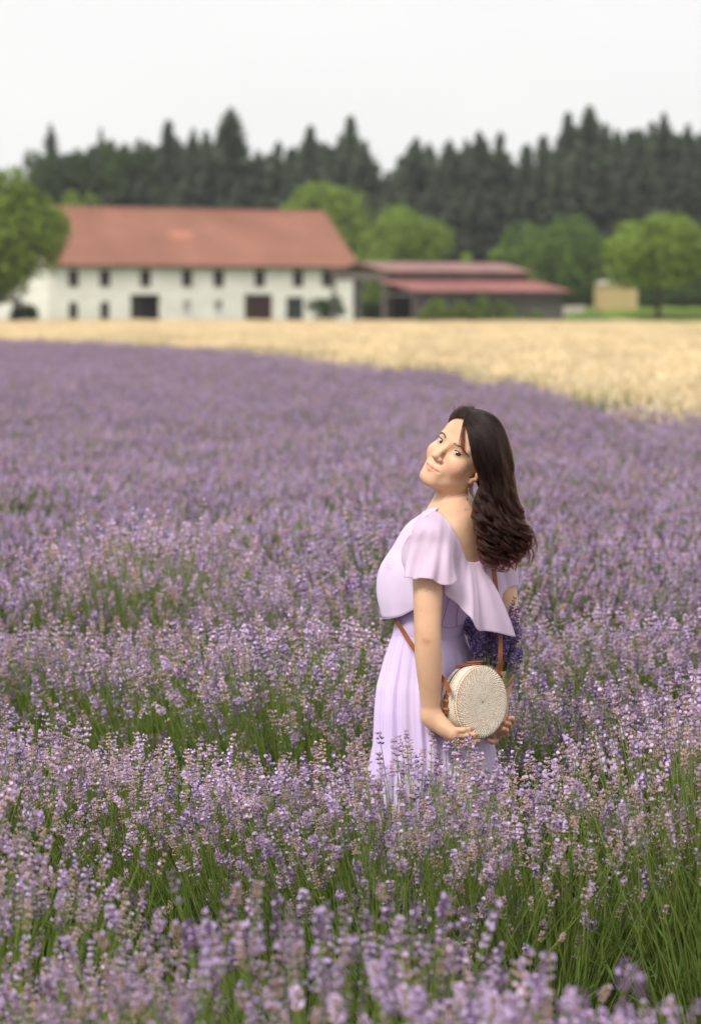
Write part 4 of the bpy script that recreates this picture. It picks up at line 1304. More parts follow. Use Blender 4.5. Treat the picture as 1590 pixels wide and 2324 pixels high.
# right hand, fingers closing round the far lower rim
cone(WR, B(1128, 1652, .03), 0.022, 0.020, 0.02)
cone(WR, B(1118, 1664, .03), 0.020, 0.018, 0.02)
finger([B(1134, 1646, .022), B(1160, 1639, .000), B(1161, 1631, -.030), B(1154, 1630, -.050)], 0.0088, 0.0066)
finger([B(1132, 1655, .020), B(1154, 1651, -.012), B(1153, 1643, -.042), B(1146, 1641, -.062)], 0.0090, 0.0068)
finger([B(1128, 1664, .016), B(1146, 1665, -.020), B(1147, 1657, -.052), B(1140, 1654, -.072)], 0.0088, 0.0066)
finger([B(1118, 1670, .014), B(1124, 1683, -.028), B(1116, 1684, -.070), B(1106, 1680, -.098)], 0.0078, 0.0058)
finger([B(1118, 1640, .022), B(1100, 1632, -.01), B(1092, 1622, -.025)], 0.011, 0.0075, 0.01)

def skin_material():
    m = noise_mat('skin', (0.61, 0.365, 0.235), (0.73, 0.46, 0.31), 10, 0.48, 4, 0.35, attr='tint', bump=0.04, bump_scale=220)
    b = m.node_tree.nodes['Principled BSDF']
    b.inputs['Subsurface Weight'].default_value = 0.12
    b.inputs['Subsurface Radius'].default_value = (0.012, 0.005, 0.003)
    b.inputs['Subsurface Scale'].default_value = 1.0
    return m
M_skin = skin_material()
woman = empty('person', (PE[0], PE[1], 0.0), 0, 'woman in a long lilac dress standing in the lavender, looking back over her shoulder', 'person')
WO = Vector((PE[0], PE[1], 0.0))
def person_part(name, me, parent=None, keep=False):
    """link a mesh given in world coordinates as a part of the woman"""
    o = link(name, me, woman if parent is None else parent)
    if parent is None: o.location = -WO
    return o
V, Fc = grow(PR, 0.0024)
loc = (V - HO) @ HR
tint = np.ones((len(V), 3))
lx = np.abs(loc[:, 0]) / 0.0245
taper = np.clip(1 - lx ** 2.2, 0, 1)
zc = -0.0702 + 0.0024 * lx ** 2
hu = 0.0068 * taper ** 0.75 - 0.0012 * np.exp(-(lx / 0.12) ** 2)
hl = 0.0108 * taper ** 0.75
dz = loc[:, 2] - zc
inlip = np.clip((np.where(dz > 0, hu - dz, hl + dz)) / 0.0015, 0, 1) * (loc[:, 1] > 0.06) * (lx < 1)
tint = tint * (1 - inlip[:, None]) + np.array([1.00, 0.70, 0.79]) * inlip[:, None]
mline = np.exp(-((dz + 0.0002) / 0.0011) ** 2) * (loc[:, 1] > 0.06) * (lx < 1.04)  # shade in the groove between the lips, painted as a dark line
tint *= 1 - mline[:, None] * np.array([0.45, 0.58, 0.52])
bl = np.exp(-(((np.abs(loc[:, 0]) - 0.040) / 0.018) ** 2 + ((loc[:, 2] + 0.038) / 0.016) ** 2 + ((loc[:, 1] - 0.066) / 0.03) ** 2))
tint *= 1 - bl[:, None] * np.array([0.0, 0.17, 0.15])
ft = np.concatenate([np.array([q]) for q in (B(1071, 1653, -.19), B(1083, 1667, -.185), B(1087, 1682, -.175), B(1072, 1693, -.17), B(1153, 1630, -.05), B(1146, 1641, -.06), B(1140, 1654, -.07), B(1106, 1680, -.1))])
for q in ft:
    g = np.exp(-((V - q) ** 2).sum(1) / 0.014 ** 2)
    tint *= 1 - g[:, None] * np.array([0.0, 0.18, 0.16])
for px, py, r in ((1057, 1202, .0022), (1073, 1233, .0020), (1056, 1262, .0016), (975, 1338, .0016), (967, 1342, .0013), (955, 1385, .0013), (973, 1420, .0013), (957, 1312, .0016), (1046, 1062, .0015), (990, 1178, .0015)):
    q = surf(px, py)
    g = np.exp(-((V - q) ** 2).sum(1) / r ** 2)
    tint *= 1 - g[:, None] * np.array([0.40, 0.55, 0.55])
q = surf(966, 1458)
for q, r in ((q, 0.011), (surf(972, 1456), 0.005), (surf(961, 1452), 0.004)):  # elbow dimple: its shade is tinted into the skin, no hollow there
    g = np.exp(-((V - q) ** 2).sum(1) / r ** 2)
    tint *= 1 - g[:, None] * np.array([0.16, 0.24, 0.25])
body_me = np_mesh('body', V, Fc, M_skin, tint=tint, smooth=True)
body = person_part('body', body_me)
# ---- eyes, brows, lashes, on the head's own axes
M_sclera = new_mat('eye_white', (0.50, 0.46, 0.45), 0.25, 0.5)
M_iris = new_mat('brown_iris', (0.035, 0.016, 0.009), 0.12, 0.6)
M_pupil = new_mat('pupil', (0.006, 0.005, 0.005), 0.08, 0.6)
M_lash = new_mat('lashes', (0.018, 0.012, 0.010), 0.6, 0.2)
M_lid = new_mat('eyelid_shade', (0.30, 0.17, 0.125), 0.55, 0.3)
M_brow = new_mat('eyebrow_hair', (0.15, 0.085, 0.058), 0.7, 0.2)
gaze = HR.T @ np.array([0, -1.0, 0.02])
gaz, gel = math.atan2(gaze[0], gaze[1]) * 0.80, math.asin(gaze[2])
def eye(s):
    c = (0.0315 * s, 0.0665, -0.001)
    A = math.radians(64)
    def upper(u): return math.radians(25) * (1 - abs(u - 0.10) ** 2.1 * 0.83) - math.radians(2) + math.radians(5) * u
    def lower(u): return -math.radians(19) * (1 - abs(u + 0.05) ** 2.2 * 0.90) + math.radians(3) * u
    def pt(az, el, r): return H(c[0] + r * math.sin(az) * math.cos(el), c[1] + r * math.cos(az) * math.cos(el), c[2] + r * math.sin(el))
    nu, nv = 24, 8
    v, f = [], []
    for i in range(nu + 1):
        u = -1 + 2 * i / nu
        for j in range(nv + 1):
            el = lower(u) + (upper(u) - lower(u)) * j / nv
            v.append(pt(u * A * s, el, 0.0144))
    f = [[i * (nv + 1) + j, (i + 1) * (nv + 1) + j, (i + 1) * (nv + 1) + j + 1, i * (nv + 1) + j + 1] for i in range(nu) for j in range(nv)]
    e = person_part('eye', np_mesh('eye', v, f, M_sclera, smooth=True))
    def disc(name, rad, r, mat):
        v, f = [pt(gaz, gel, r)], []
        n, m = 28, 5
        for k in range(1, m + 1):
            for i in range(n):
                a = 2 * PI * i / n
                az = gaz + rad * k / m * math.cos(a); el = gel + rad * k / m * math.sin(a)
                u = max(-1, min(1, az / A * s))
                el = min(max(el, lower(u)), upper(u))
                v.append(pt(u * A * s, el, r))
        for i in range(n): f.append([0, 1 + i, 1 + (i + 1) % n])
        for k in range(m - 1):
            for i in range(n): f.append([1 + k * n + i, 1 + (k + 1) * n + i, 1 + (k + 1) * n + (i + 1) % n, 1 + k * n + (i + 1) % n])
        person_part(name, np_mesh(name, v, f, mat, smooth=True), e)
    disc('iris', math.radians(29), 0.01475, M_iris)
    disc('pupil', math.radians(12), 0.01500, M_pupil)
    gl = MB()
    q = pt(gaz - 0.10, gel + 0.16, 0.0152)
    # lids and lashes
    us = [-1 + 2 * i / 18 for i in range(19)]
    o = MB().tube([pt(u * A * s, upper(u) + 0.02, 0.01475) for u in us] + [pt(1.12 * A * s, upper(1) + math.radians(7), 0.0152)],
                  [0.0004 + 0.0011 * math.sin(PI * min(1, (i + 1) / 17) ** 0.75) for i in range(19)] + [0.0003], 6).build('eyelash', M_lash, e, smooth=True)
    o = MB().tube([pt(u * A * s, lower(u) - 0.02, 0.01445) for u in us], [0.0004] * 19, 6).build('lower_lid', M_lid, e, smooth=True)
    o = MB().tube([pt(u * A * 0.95 * s, upper(u) + math.radians(15 + 3 * u), 0.01435) for u in us], [0.0005] * 19, 6).build('lid_crease', M_lid, e, smooth=True)  # brown line painting the shade of the lid fold
    lm = MB()
    for i in range(16):
        u = -0.7 + 1.75 * i / 15
        b = pt(u * A * s, upper(min(u, 1)) + 0.02, 0.0149)
        t = pt((u * 1.10 + 0.05) * A * s, upper(min(u, 1)) + math.radians(13), 0.0178)
        lm.tube([b, (b + t) / 2 - HR @ np.array([0, 0, 0.0008]), t], [0.00035, 0.00028, 0.00008], 4)
    tag(lm.build('lash_hair', M_lash, e), kind='stuff')
eye(1); eye(-1)
def face_pt(x, z, off=0.0006):
    a = H(x, 0.15, z); d = HR @ np.array([0, -1.0, 0])
    t = 0
    for _ in range(60):
        e = float(eval_sdf((a + d * t)[None], PR)[0]) - off
        if e < 0.0003: break
        t += max(e * 0.8, 0.0005)
    return a + d * t
for s in (1, -1):
    m = MB()
    rg = random.Random(4 + s)
    for i in range(110):
        u = rg.random()
        x = 0.0150 + 0.0375 * u
        zc = 0.0150 + 0.0055 * math.sin(min(u * 1.2, 1.1) * PI / 2 * 1.1) - 0.0085 * max(0, u - 0.55) / 0.45
        w = 0.0024 * (1 - 0.75 * max(0, u - 0.35) / 0.65)
        z = zc + rg.uniform(-w, w)
        L = 0.0075
        dx, dz = L * (0.65 + 0.3 * u), L * (0.42 - 0.62 * u)
        p0, p1, p2 = face_pt(s * x, z, 0.0004), face_pt(s * (x + dx * .5), z + dz * .5, 0.0009), face_pt(s * (x + dx), z + dz * 0.9, 0.0007)
        m.tube([p0, p1, p2], [0.00045, 0.0004, 0.0001], 4, cap=False)
    o = m.build('eyebrow', M_brow, woman); o.location = -WO
# ------------------------------------------------------------------ the dress
def cloth(name, c1, c2, trans, rough=0.75):
    m = noise_mat(name, c1, c2, 6, rough, 3, 0.15, bump=0.08, bump_scale=600, trans=trans)
    b = m.node_tree.nodes['Principled BSDF']
    b.inputs['Sheen Weight'].default_value = 0.25
    return m
M_dress = cloth('lilac_crepe', (0.68, 0.56, 0.86), (0.73, 0.61, 0.89), 0.12)
M_chiffon = cloth('lilac_chiffon', (0.80, 0.68, 0.91), (0.84, 0.72, 0.93), 0.25)
M_sheer = cloth('sheer_pink_chiffon', (0.82, 0.68, 0.85), (0.86, 0.72, 0.88), 0.42)
M_seam = new_mat('seam_thread', (0.36, 0.25, 0.52), 0.8, 0.1)

# bodice: the trunk a little inflated, cut off along the neckline and at the hips
nk_b = surf(1076, 1277)
nk_f = CH + BF * 0.16 + np.array([0, 0, 0.045])
nk_l = BL
nk_n = np.cross(nk_f - nk_b, nk_l); nk_n /= np.linalg.norm(nk_n)
if nk_n[2] < 0: nk_n = -nk_n
trunk_prims = PR[N_HEAD:N_TRUNK]
def cut(p, d):
    d = d - 0.0065
    top = (p - nk_b) @ nk_n
    d = np.maximum(d, top)
    d = np.maximum(d, 0.985 - p[..., 2])
    return d
Vb, Fb = grow(trunk_prims, 0.0035, cut, np.array([PE[0] - .32, PE[1] - .32, 0.76]), np.array([PE[0] + .36, PE[1] + .32, NB_[2] + .05]))
dress = person_part('dress', np_mesh('dress', Vb, Fb, M_dress, smooth=True))

def crom(P4, t):
    a, b, c, d = P4
    return 0.5 * ((2 * b) + (-a + c) * t + (2 * a - 5 * b + 4 * c - d) * t * t + (-a + 3 * b - 3 * c + d) * t ** 3)
def resample(pts, n):
    """Catmull-Rom through the points, n samples evenly in parameter"""
    pts = [np.asarray(p, float) for p in pts]
    e = [2 * pts[0] - pts[1]] + pts + [2 * pts[-1] - pts[-2]]
    out = []
    for i in range(n):
        u = (len(pts) - 1) * i / (n - 1)
        k = min(int(u), len(pts) - 2)
        out.append(crom(e[k:k + 4], u - k))
    return np.array(out)
def patch(name, rows, mat, nu=90, nv=50, fold=None, th=0.0012, parent=None, clear=0.006):
    """a sheet of cloth through rows of control points (all of one length). fold(u, v) lifts it along its normal"""
    R_ = [resample(r, nu) for r in rows]
    G = np.stack([resample([r[i] for r in R_], nv) for i in range(nu)], 0)      # nu, nv, 3
    du = np.gradient(G, axis=0); dv = np.gradient(G, axis=1)
    n = np.cross(du, dv); n /= np.linalg.norm(n, axis=-1)[..., None] + 1e-9
    if fold is not None:
        uu, vv = np.meshgrid(np.linspace(0, 1, nu), np.linspace(0, 1, nv), indexing='ij')
        G = G + n * fold(uu, vv)[..., None]
    if clear:
        # keep off the skin: push outward where the sheet would sink into it
        g = G.reshape(-1, 3)
        for _ in range(3):
            d = eval_sdf(g, PR)
            m = d < clear
            if not m.any(): break
            e = 0.002
            q = g[m]
            gr = np.stack([eval_sdf(q + np.eye(3)[a] * e, PR) - d[m] for a in range(3)], 1)
            gr /= np.linalg.norm(gr, axis=1)[:, None] + 1e-9
            g[m] = q + gr * (clear - d[m])[:, None]
        G = g.reshape(G.shape)
    f = [[i * nv + j, (i + 1) * nv + j, (i + 1) * nv + j + 1, i * nv + j + 1] for i in range(nu - 1) for j in range(nv - 1)]
    o = person_part(name, np_mesh(name, G.reshape(-1, 3), np.array(f), mat, smooth=True), parent)
    if th:
        s = o.modifiers.new('thickness', 'SOLIDIFY')
        s.thickness = th
        s.offset = 0
    # rolled hem along the last row
    hem = G[:, -1]
    MBt = MB().tube([hem[i] for i in range(0, nu, 2)], 0.0009, 6)
    h = MBt.build(name + '_hem', mat, o, smooth=True)
    return o, G

# front overlay: falls from the neckline over the bust to a pointed hem
def front_row(py, pxc, off, hem=None, up=1.0):
    c = B(pxc, py, 0.0)
    k = off / 0.178
    lf = [(0.150, -0.035), (0.150, 0.055), (0.118, 0.140), (0.065, 0.172), (0.0, 0.172), (-0.07, 0.165), (-0.125, 0.115), (-0.150, 0.02)]
    out = []
    for i, (l, f) in enumerate(lf):
        q = c + BL * l * (0.75 + 0.25 * k) * up + BF * f * k
        if hem is not None: q = q + BU * hem[i]
        out.append(q)
    return out
ov_rows = [front_row(1161, 1031, 0.066, up=0.74), front_row(1192, 1028, 0.112, up=0.85), front_row(1240, 1022, 0.140, up=0.92), front_row(1292, 1014, 0.166), front_row(1345, 1002, 0.155),
           front_row(1394, 996, 0.127, hem=[0.036, 0.006, -0.006, 0.002, 0.008, 0.012, 0.016, 0.016])]
patch('overlay', ov_rows, M_chiffon, 90, 44, lambda u, v: 0.006 * np.sin(u * 19 + v * 2.5) * v ** 0.8 + 0.0025 * np.sin(u * 43 + 1.0 - v) * v)

# near flutter sleeve flowing into the cape that falls across her back
def N(px, py, off): return surf(px, py, off)
top = [B(962, 1184, -.120), N(974, 1166, .009), N(986, 1160, .009), N(1003, 1168, .008), N(1022, 1192, .008), N(1038, 1222, .008), N(1050, 1250, .008), N(1059, 1272, .008), N(1069, 1276, .009), N(1079, 1276, .010), N(1089, 1273, .012)]
hem = [B(915, 1300, -.19), B(921, 1312, -.235), B(945, 1311, -.252), B(978, 1315, -.258), B(1012, 1328, -.245), B(1036, 1318, -.205), B(1008, 1343, -.185), B(1050, 1380, -.180), B(1080, 1426, -.165), B(1110, 1432, -.120), B(1172, 1446, -.060)]
def mix(a, b, t, push=0.0): return a + (b - a) * t + np.array([0, -1, 0]) * push
wide = [0.0, 0.010, 0.016, 0.020, 0.018, 0.004, -0.01, 0.006, 0.010, 0.012, 0.004]
shift1 = [-27, -15, -3, 0, -3, -7, 2, 2, 3, 4, 8]
def midrow(t):
    out = []
    for i, (a, b) in enumerate(zip(top, hem)):
        q = mix(a, b, t, wide[i] * math.sin(PI * t) * 1.2)
        q = q + np.array([shift1[i] / 850.0, 0, 0]) * math.sin(PI * t)
        # ride over the shoulder instead of sinking into it
        k_ = np.array([q[0], q[1], q[2] - CAM_H]); c_, s_ = math.cos(PITCH), math.sin(PITCH)
        dep = k_[1] * c_ - k_[2] * s_
        sx, sy = 795 + FPX * k_[0] / dep, 1162 - FPX * (k_[1] * s_ + k_[2] * c_) / dep
        h_ = surf(sx, sy, 0.006 + 0.016 * t, miss=q)
        if h_[1] < q[1] and q[1] - h_[1] < 0.12: q = h_
        out.append(q)
    return out
cape_rows = [top, midrow(0.22), midrow(0.48), midrow(0.75), hem]
patch('cape_sleeve', cape_rows, M_sheer, 130, 56, lambda u, v: (0.0070 * np.sin(u * 38 + 0.6) + 0.003 * np.sin(u * 71 + 2)) * v ** 1.2)
# far sleeve over the right arm
fs = [[N(1088, 1273, .009), N(1112, 1262, .012), B(1128, 1262, .06), B(1142, 1275, .12), B(1150, 1290, .16)],
      [B(1100, 1310, -.005), B(1122, 1305, .010), B(1136, 1300, .045), B(1149, 1308, .09), B(1156, 1318, .15)],
      [B(1116, 1340, -.010), B(1126, 1372, .000), B(1139, 1352, .025), B(1151, 1332, .075), B(1158, 1330, .14)]]
patch('far_sleeve', fs, M_sheer, 50, 30, lambda u, v: 0.003 * np.sin(u * 25) * v)

# skirt: pleats falling from the waist seam to the ground
def skirt():
    levels = [(1418, 973, .1195, .079), (1430, 972, .1185, .080), (1460, 971, .133, .088), (1500, 972, .150, .100), (1550, 974, .170, .112), (1600, 978, .183, .120), (1680, 984, .194, .129),
              (1780, 984, .222, .150), (1900, 985, .245, .17), (2100, 985, .275, .20), (2300, 985, .30, .225)]
    n = 420
    rg = np.random.default_rng(12)
    ph = np.linspace(0, 2 * PI, n, endpoint=False)
    v = []
    ks = [9, 14, 23, 31, 44]
    am = [0.5, 0.6, 0.9, 0.7, 0.4]
    po = rg.uniform(0, 6.28, 5)
    wave = sum(a * np.sin(k * ph + p + 0.6 * np.sin(3 * ph + p)) for a, k, p in zip(am, ks, po)) / 1.6
    wave = np.sign(wave) * np.abs(wave) ** 0.8
    L = []
    for i in range(len(levels) - 1):
        for t in np.linspace(0, 1, 9)[:-1]:
            L.append(np.array(levels[i]) * (1 - t) + np.array(levels[i + 1]) * t)
    L.append(np.array(levels[-1], float))
    for py, pc, a, b in L:
        c = B(pc, py, 0.034)
        k = min(1, max(0, (py - 1422) / 130)); k2 = min(1, max(0, (py - 1422) / 600))
        back = np.clip(-np.sin(ph), 0, 1)                        # the seat lies smooth, the front is gathered
        amp = (0.0005 + 0.0030 * k + 0.014 * k2) * (1 - 0.72 * back * (1 - k2))
        r = 1 + amp * wave / a
        a, b = a + 0.006 * k, b + 0.004 * k
        x = np.cos(ph) * a * r; y = np.sin(ph) * b * r
        v.append(c + BL * x[:, None] + BF * y[:, None])
    v = np.array(v); m = len(L)
    f = [[i * n + k, (i + 1) * n + k, (i + 1) * n + (k + 1) % n, i * n + (k + 1) % n] for i in range(m - 1) for k in range(n)]
    o = person_part('skirt', np_mesh('skirt', v.reshape(-1, 3), np.array(f), M_dress, smooth=True), None)
    return o
sk = skirt()
# waist seam and darts
def seam(pts, name='seam'):
    q = [surf(x, y, 0.0072, trunk_prims) for x, y in pts]
    MB().tube(resample(q, 24), 0.0009, 5).build(name, M_seam, dress, smooth=True)
seam([(1024, 1340), (1017, 1365), (1008, 1395), (1002, 1422)])
seam([(1042, 1362), (1038, 1385), (1036, 1400), (1036, 1420)])
seam([(1004, 1424), (1020, 1425), (1036, 1422), (1048, 1418)], 'waist_seam')
# ------------------------------------------------------------------ round woven bag on its strap
M_leather = noise_mat('brown_leather', (0.22, 0.065, 0.022), (0.32, 0.105, 0.038), 18, 0.45, 5, 0.4, bump=0.1, bump_scale=120)
M_cane = noise_mat('pale_cane', (0.84, 0.76, 0.64), (0.90, 0.83, 0.72), 60, 0.6, 4, 0.25, attr='tint')
M_core = noise_mat('rattan_core', (0.40, 0.235, 0.125), (0.50, 0.31, 0.18), 40, 0.7, 4, 0.2)
bag_n = np.array([0.66, -0.745, 0.07]); bag_n /= np.linalg.norm(bag_n)
bag_c = B(1095, 1594, -.135)
bag_h = np.cross(np.array([0, 0, 1.0]), -bag_n); bag_h /= np.linalg.norm(bag_h)
if bag_h[0] < 0: bag_h = -bag_h
bag_v = np.cross(bag_n, bag_h)
if bag_v[2] < 0: bag_v = -bag_v
BR, BT = 0.0985, 0.062
bag = empty('handbag', (bag_c[0], bag_c[1], bag_c[2] - BR), 0, 'round pale woven rattan bag with brown leather strap held behind the woman', 'bag')
BO = Vector(bag.location)
def bag_part(name, me, parent=None):
    o = link(name, me, bag if parent is None else parent)
    if parent is None: o.location = -BO
    return o
def bp(r, a, t):
    """r from the centre, angle a, t metres behind the front face"""
    return bag_c + bag_h * (r * math.cos(a)) + bag_v * (r * math.sin(a)) - bag_n * t
# solid core
prof = [(0.0005, 0.0010), (0.05, 0.0006), (0.085, 0.0018), (BR - 0.006, 0.0065), (BR - 0.0022, 0.0120), (BR - 0.002, BT - 0.012), (BR - 0.006, BT - 0.004), (0.05, BT - 0.001), (0.0005, BT - 0.001)]
n = 72
v = [bp(r, 2 * PI * k / n, t) for r, t in prof for k in range(n)]
f = [[i * n + k, (i + 1) * n + k, (i + 1) * n + (k + 1) % n, i * n + (k + 1) % n] for i in range(len(prof) - 1) for k in range(n)]
core = bag_part('bag_core', np_mesh('bag_core', v, np.array(f), M_core, smooth=True))
# wrapped cane: a coil whose wrapping stitches make the swirl
def stitches():
    rg = np.random.default_rng(2)
    V, F_, T = [], [], []
    def stitch(c, along, nrm, w, l, hgt, tn):
        side = np.cross(nrm, along); k = len(V)
        ring = [(-l, 0, 0), (-l * .55, w, hgt * .75), (l * .55, w, hgt * .75), (l, 0, 0), (l * .55, -w, hgt * .75), (-l * .55, -w, hgt * .75), (0, 0, hgt)]
        for a, b, h in ring: V.append(c + along * a + side * b + nrm * h)
        for a, b in ((0, 1), (1, 2), (2, 3), (3, 4), (4, 5), (5, 0)): F_.append([k + b, k + a, k + 6])
        T.extend([tn] * 7)
    pitch = 0.0041
    nring = int((BR - 0.006) / pitch)
    nspk = 66
    def pf(r):   # front relief and its slope
        if r < 0.085: return 0.0008 + 0.001 * (r / 0.085) ** 2
        return 0.0018 + 0.0047 * ((r - .085) / (BR - .006 - .085)) ** 1.6
    for k in range(nring + 1):
        r = 0.006 + k * pitch
        if r > BR - 0.003: break
        ns = nspk if r > 0.030 else (nspk // 2 if r > 0.012 else nspk // 3)
        for j in range(ns):
            a = 2 * PI * j / ns + k * 0.052 + rg.normal() * 0.006
            rad = bag_h * math.cos(a) + bag_v * math.sin(a); tan = -bag_h * math.sin(a) + bag_v * math.cos(a)
            tilt = 0.62
            al = rad * math.cos(tilt) + tan * math.sin(tilt)
            w = min(0.0033, PI * r / ns * 0.74)
            stitch(bp(r, a, pf(r)), al, bag_n, w, pitch * 0.62, 0.0013, rg.uniform(.86, 1.12))
    for r, t in ((BR - 0.0055, 0.0072),):
        for j in range(100):
            a = 2 * PI * j / 100 + rg.normal() * .004
            rad = bag_h * math.cos(a) + bag_v * math.sin(a); tan = -bag_h * math.sin(a) + bag_v * math.cos(a)
            nn_ = (bag_n + rad) / math.sqrt(2); al = (rad - bag_n) / math.sqrt(2) * .8 + tan * .6
            stitch(bp(r, a, t), al, nn_, 0.0024, pitch * 0.62, 0.0013, rg.uniform(.86, 1.1))
    for band in range(int((BT - 0.014) / pitch) + 1):
        t = 0.010 + band * pitch
        if abs(t - 0.043) < 0.0016: continue
        ns = 112
        for j in range(ns):
            a = 2 * PI * j / ns + band * 0.022 + rg.normal() * 0.003
            rad = bag_h * math.cos(a) + bag_v * math.sin(a); tan = -bag_h * math.sin(a) + bag_v * math.cos(a)
            al = bag_n * math.cos(0.7) + tan * math.sin(0.7)
            stitch(bp(BR - 0.0022, a, t), al, rad, 0.0023, pitch * 0.62, 0.0014, rg.uniform(.84, 1.1))
    return np_mesh('weave', np.array(V), np.array(F_), M_cane, tint=np.array(T)[:, None] * np.ones(3), smooth=True)
tag(bag_part('weave', stitches()), kind='stuff')
MB().tube([bp(BR - 0.001, 2 * PI * k / 60, 0.043) for k in range(61)], 0.0012, 5, cap=False).build('lid_gap', new_mat('dark_gap', (0.06, 0.04, 0.03), .9, .1), core)
# strap: flat leather band
def ribbon(name, pts, nrm, w, th, mat, parent, n=60):
    q = resample(pts, n); nn = resample(nrm, n)
    m = MB()
    lo, hi = [], []
    t = np.gradient(q, axis=0); t /= np.linalg.norm(t, axis=1)[:, None]
    V, Fq = [], []
    for i in range(n):
        N_ = nn[i] - t[i] * (nn[i] @ t[i]); N_ /= np.linalg.norm(N_)
        s = np.cross(t[i], N_)
        for a, b in ((-1, -1), (1, -1), (1, 1), (-1, 1)): V.append(q[i] + s * w / 2 * a + N_ * th / 2 * b)
    for i in range(n - 1):
        for k in range(4): Fq.append([i * 4 + k, i * 4 + (k + 1) % 4, (i + 1) * 4 + (k + 1) % 4, (i + 1) * 4 + k])
    Fq += [[3, 2, 1, 0], [(n - 1) * 4 + k for k in range(4)]]
    o = bag_part(name, np_mesh(name, V, Fq, mat), parent)
    return o
TN = trunk_prims
ang_r = math.radians(43)
top_r = bp(BR + 0.001, ang_r, 0.010)
back_pts = [top_r - bag_v * 0.010 - bag_h * 0.004, top_r + np.array([0.002, 0, 0.008]), B(1134.5, 1490, -.085), B(1134, 1440, -.075), B(1128, 1370, -.060), B(1122, 1310, -.045)]
back_n = [np.array([.55, -.83, 0])] * 6
sh = [surf(1117, 1275, .014), surf(1110, 1235, .010), SR * 0.45 + NB_ * 0.55 + BU * 0.052 - BF * 0.005, SR * 0.42 + NB_ * 0.58 + BU * 0.035 + BF * 0.055]
strap_pts = back_pts + sh + [CH - BL * 0.055 + BF * 0.175 + BU * 0.02, CH + BL * 0.015 + BF * 0.16 - BU * 0.11, B(893, 1400, -.035), B(909, 1424, -.085), B(922, 1446, -.108), B(938, 1470, -.134), B(958, 1495, -.162), B(985, 1522, -.182), B(1003, 1540, -.190), B(1014, 1556, -.203), B(1019.5, 1572, -.209)]
strap_n = back_n + [np.array([.6, -.8, .1]), np.array([.4, -.6, .6]), BU, BU * .6 + BF * .6, BF, BF, BF * .6 + BL * .5, BL * .7 + BF * .4, BL, BL, BL, np.array([-.2, -1, 0]), np.array([-.3, -1, 0]), np.array([-.5, -.9, 0]), np.array([-.5, -.9, 0])]
ribbon('strap', strap_pts, strap_n, 0.0128, 0.003, M_leather, None, 140)
# tab with its two wrapped keepers, where the strap ends on the side of the bag
side_t = 0.036
ang_l = math.radians(172)
tabp = [bp(BR + 0.0035, math.radians(a), side_t) for a in (163, 171, 179, 187, 192)]
tabn = [bag_h * math.cos(math.radians(a)) + bag_v * math.sin(math.radians(a)) for a in (163, 171, 179, 187, 192)]
tab = ribbon('strap_tab', tabp, tabn, 0.0125, 0.004, M_leather, None, 24)
M_wrap = noise_mat('cane_binding', (0.34, 0.17, 0.06), (0.46, 0.26, 0.10), 200, 0.6, 3, 0.3)
for a0 in (172, 184):
    kp = [bp(BR + 0.004, math.radians(a0 + d), side_t) for d in (-1.6, 0, 1.6)]
    ribbon('keeper', kp, [tabn[2]] * 3, 0.0185, 0.0062, M_wrap, tab, 8)
rt = [bp(BR + 0.0035, ang_r + math.radians(d), 0.012) for d in (4, 0, -4, -9)]
ribbon('strap_tab', rt, [bag_h * math.cos(ang_r) + bag_v * math.sin(ang_r)] * 4, 0.0125, 0.004, M_leather, None, 16)
# leather closure loop on top
cl = [bp(BR + 0.004, math.radians(a), t) for a, t in ((112, .058), (106, .045), (99, .032), (92, .022), (84, .014))]
c0 = ribbon('closure_flap', cl, [bag_v + bag_h * -.2] * 5, 0.013, 0.0035, M_leather, None, 24)
lp = [bp(BR + 0.0085, math.radians(a), t) for a, t in ((100, .034), (93, .025), (86, .018), (81.5, .013), (84, .010), (90, .016), (98, .024))]
q = resample(lp, 40)
MB().tube([Vector(p) for p in q], 0.0026, 7).build('closure_knot', M_leather, c0, smooth=True)

# ------------------------------------------------------------------ bouquet tucked behind the bag
M_cal_dark = noise_mat('fresh_lavender_calyx', (0.12, 0.082, 0.185), (0.20, 0.14, 0.28), 60, 0.75, 2, 0.15, attr='tint', trans=0.1)
M_pet_dark = noise_mat('fresh_lavender_petal', (0.26, 0.17, 0.50), (0.40, 0.28, 0.66), 60, 0.7, 2, 0.15, attr='tint', trans=0.25)
M_paper = noise_mat('kraft_paper', (0.52, 0.38, 0.25), (0.62, 0.47, 0.33), 25, 0.8, 4, 0.15)
bq0 = B(1119, 1578, .022)
bouquet = empty('bouquet', (bq0[0], bq0[1], bq0[2]), 0, 'bunch of dark violet lavender held behind the rattan bag', 'bouquet')
QO = Vector(bouquet.location)
rng = np.random.default_rng(77)
sp = [make_spike(rng, True) for _ in range(10)]
fv, ff, fm, fc, nf = [], [], [], [], 0
sm_ = MB()
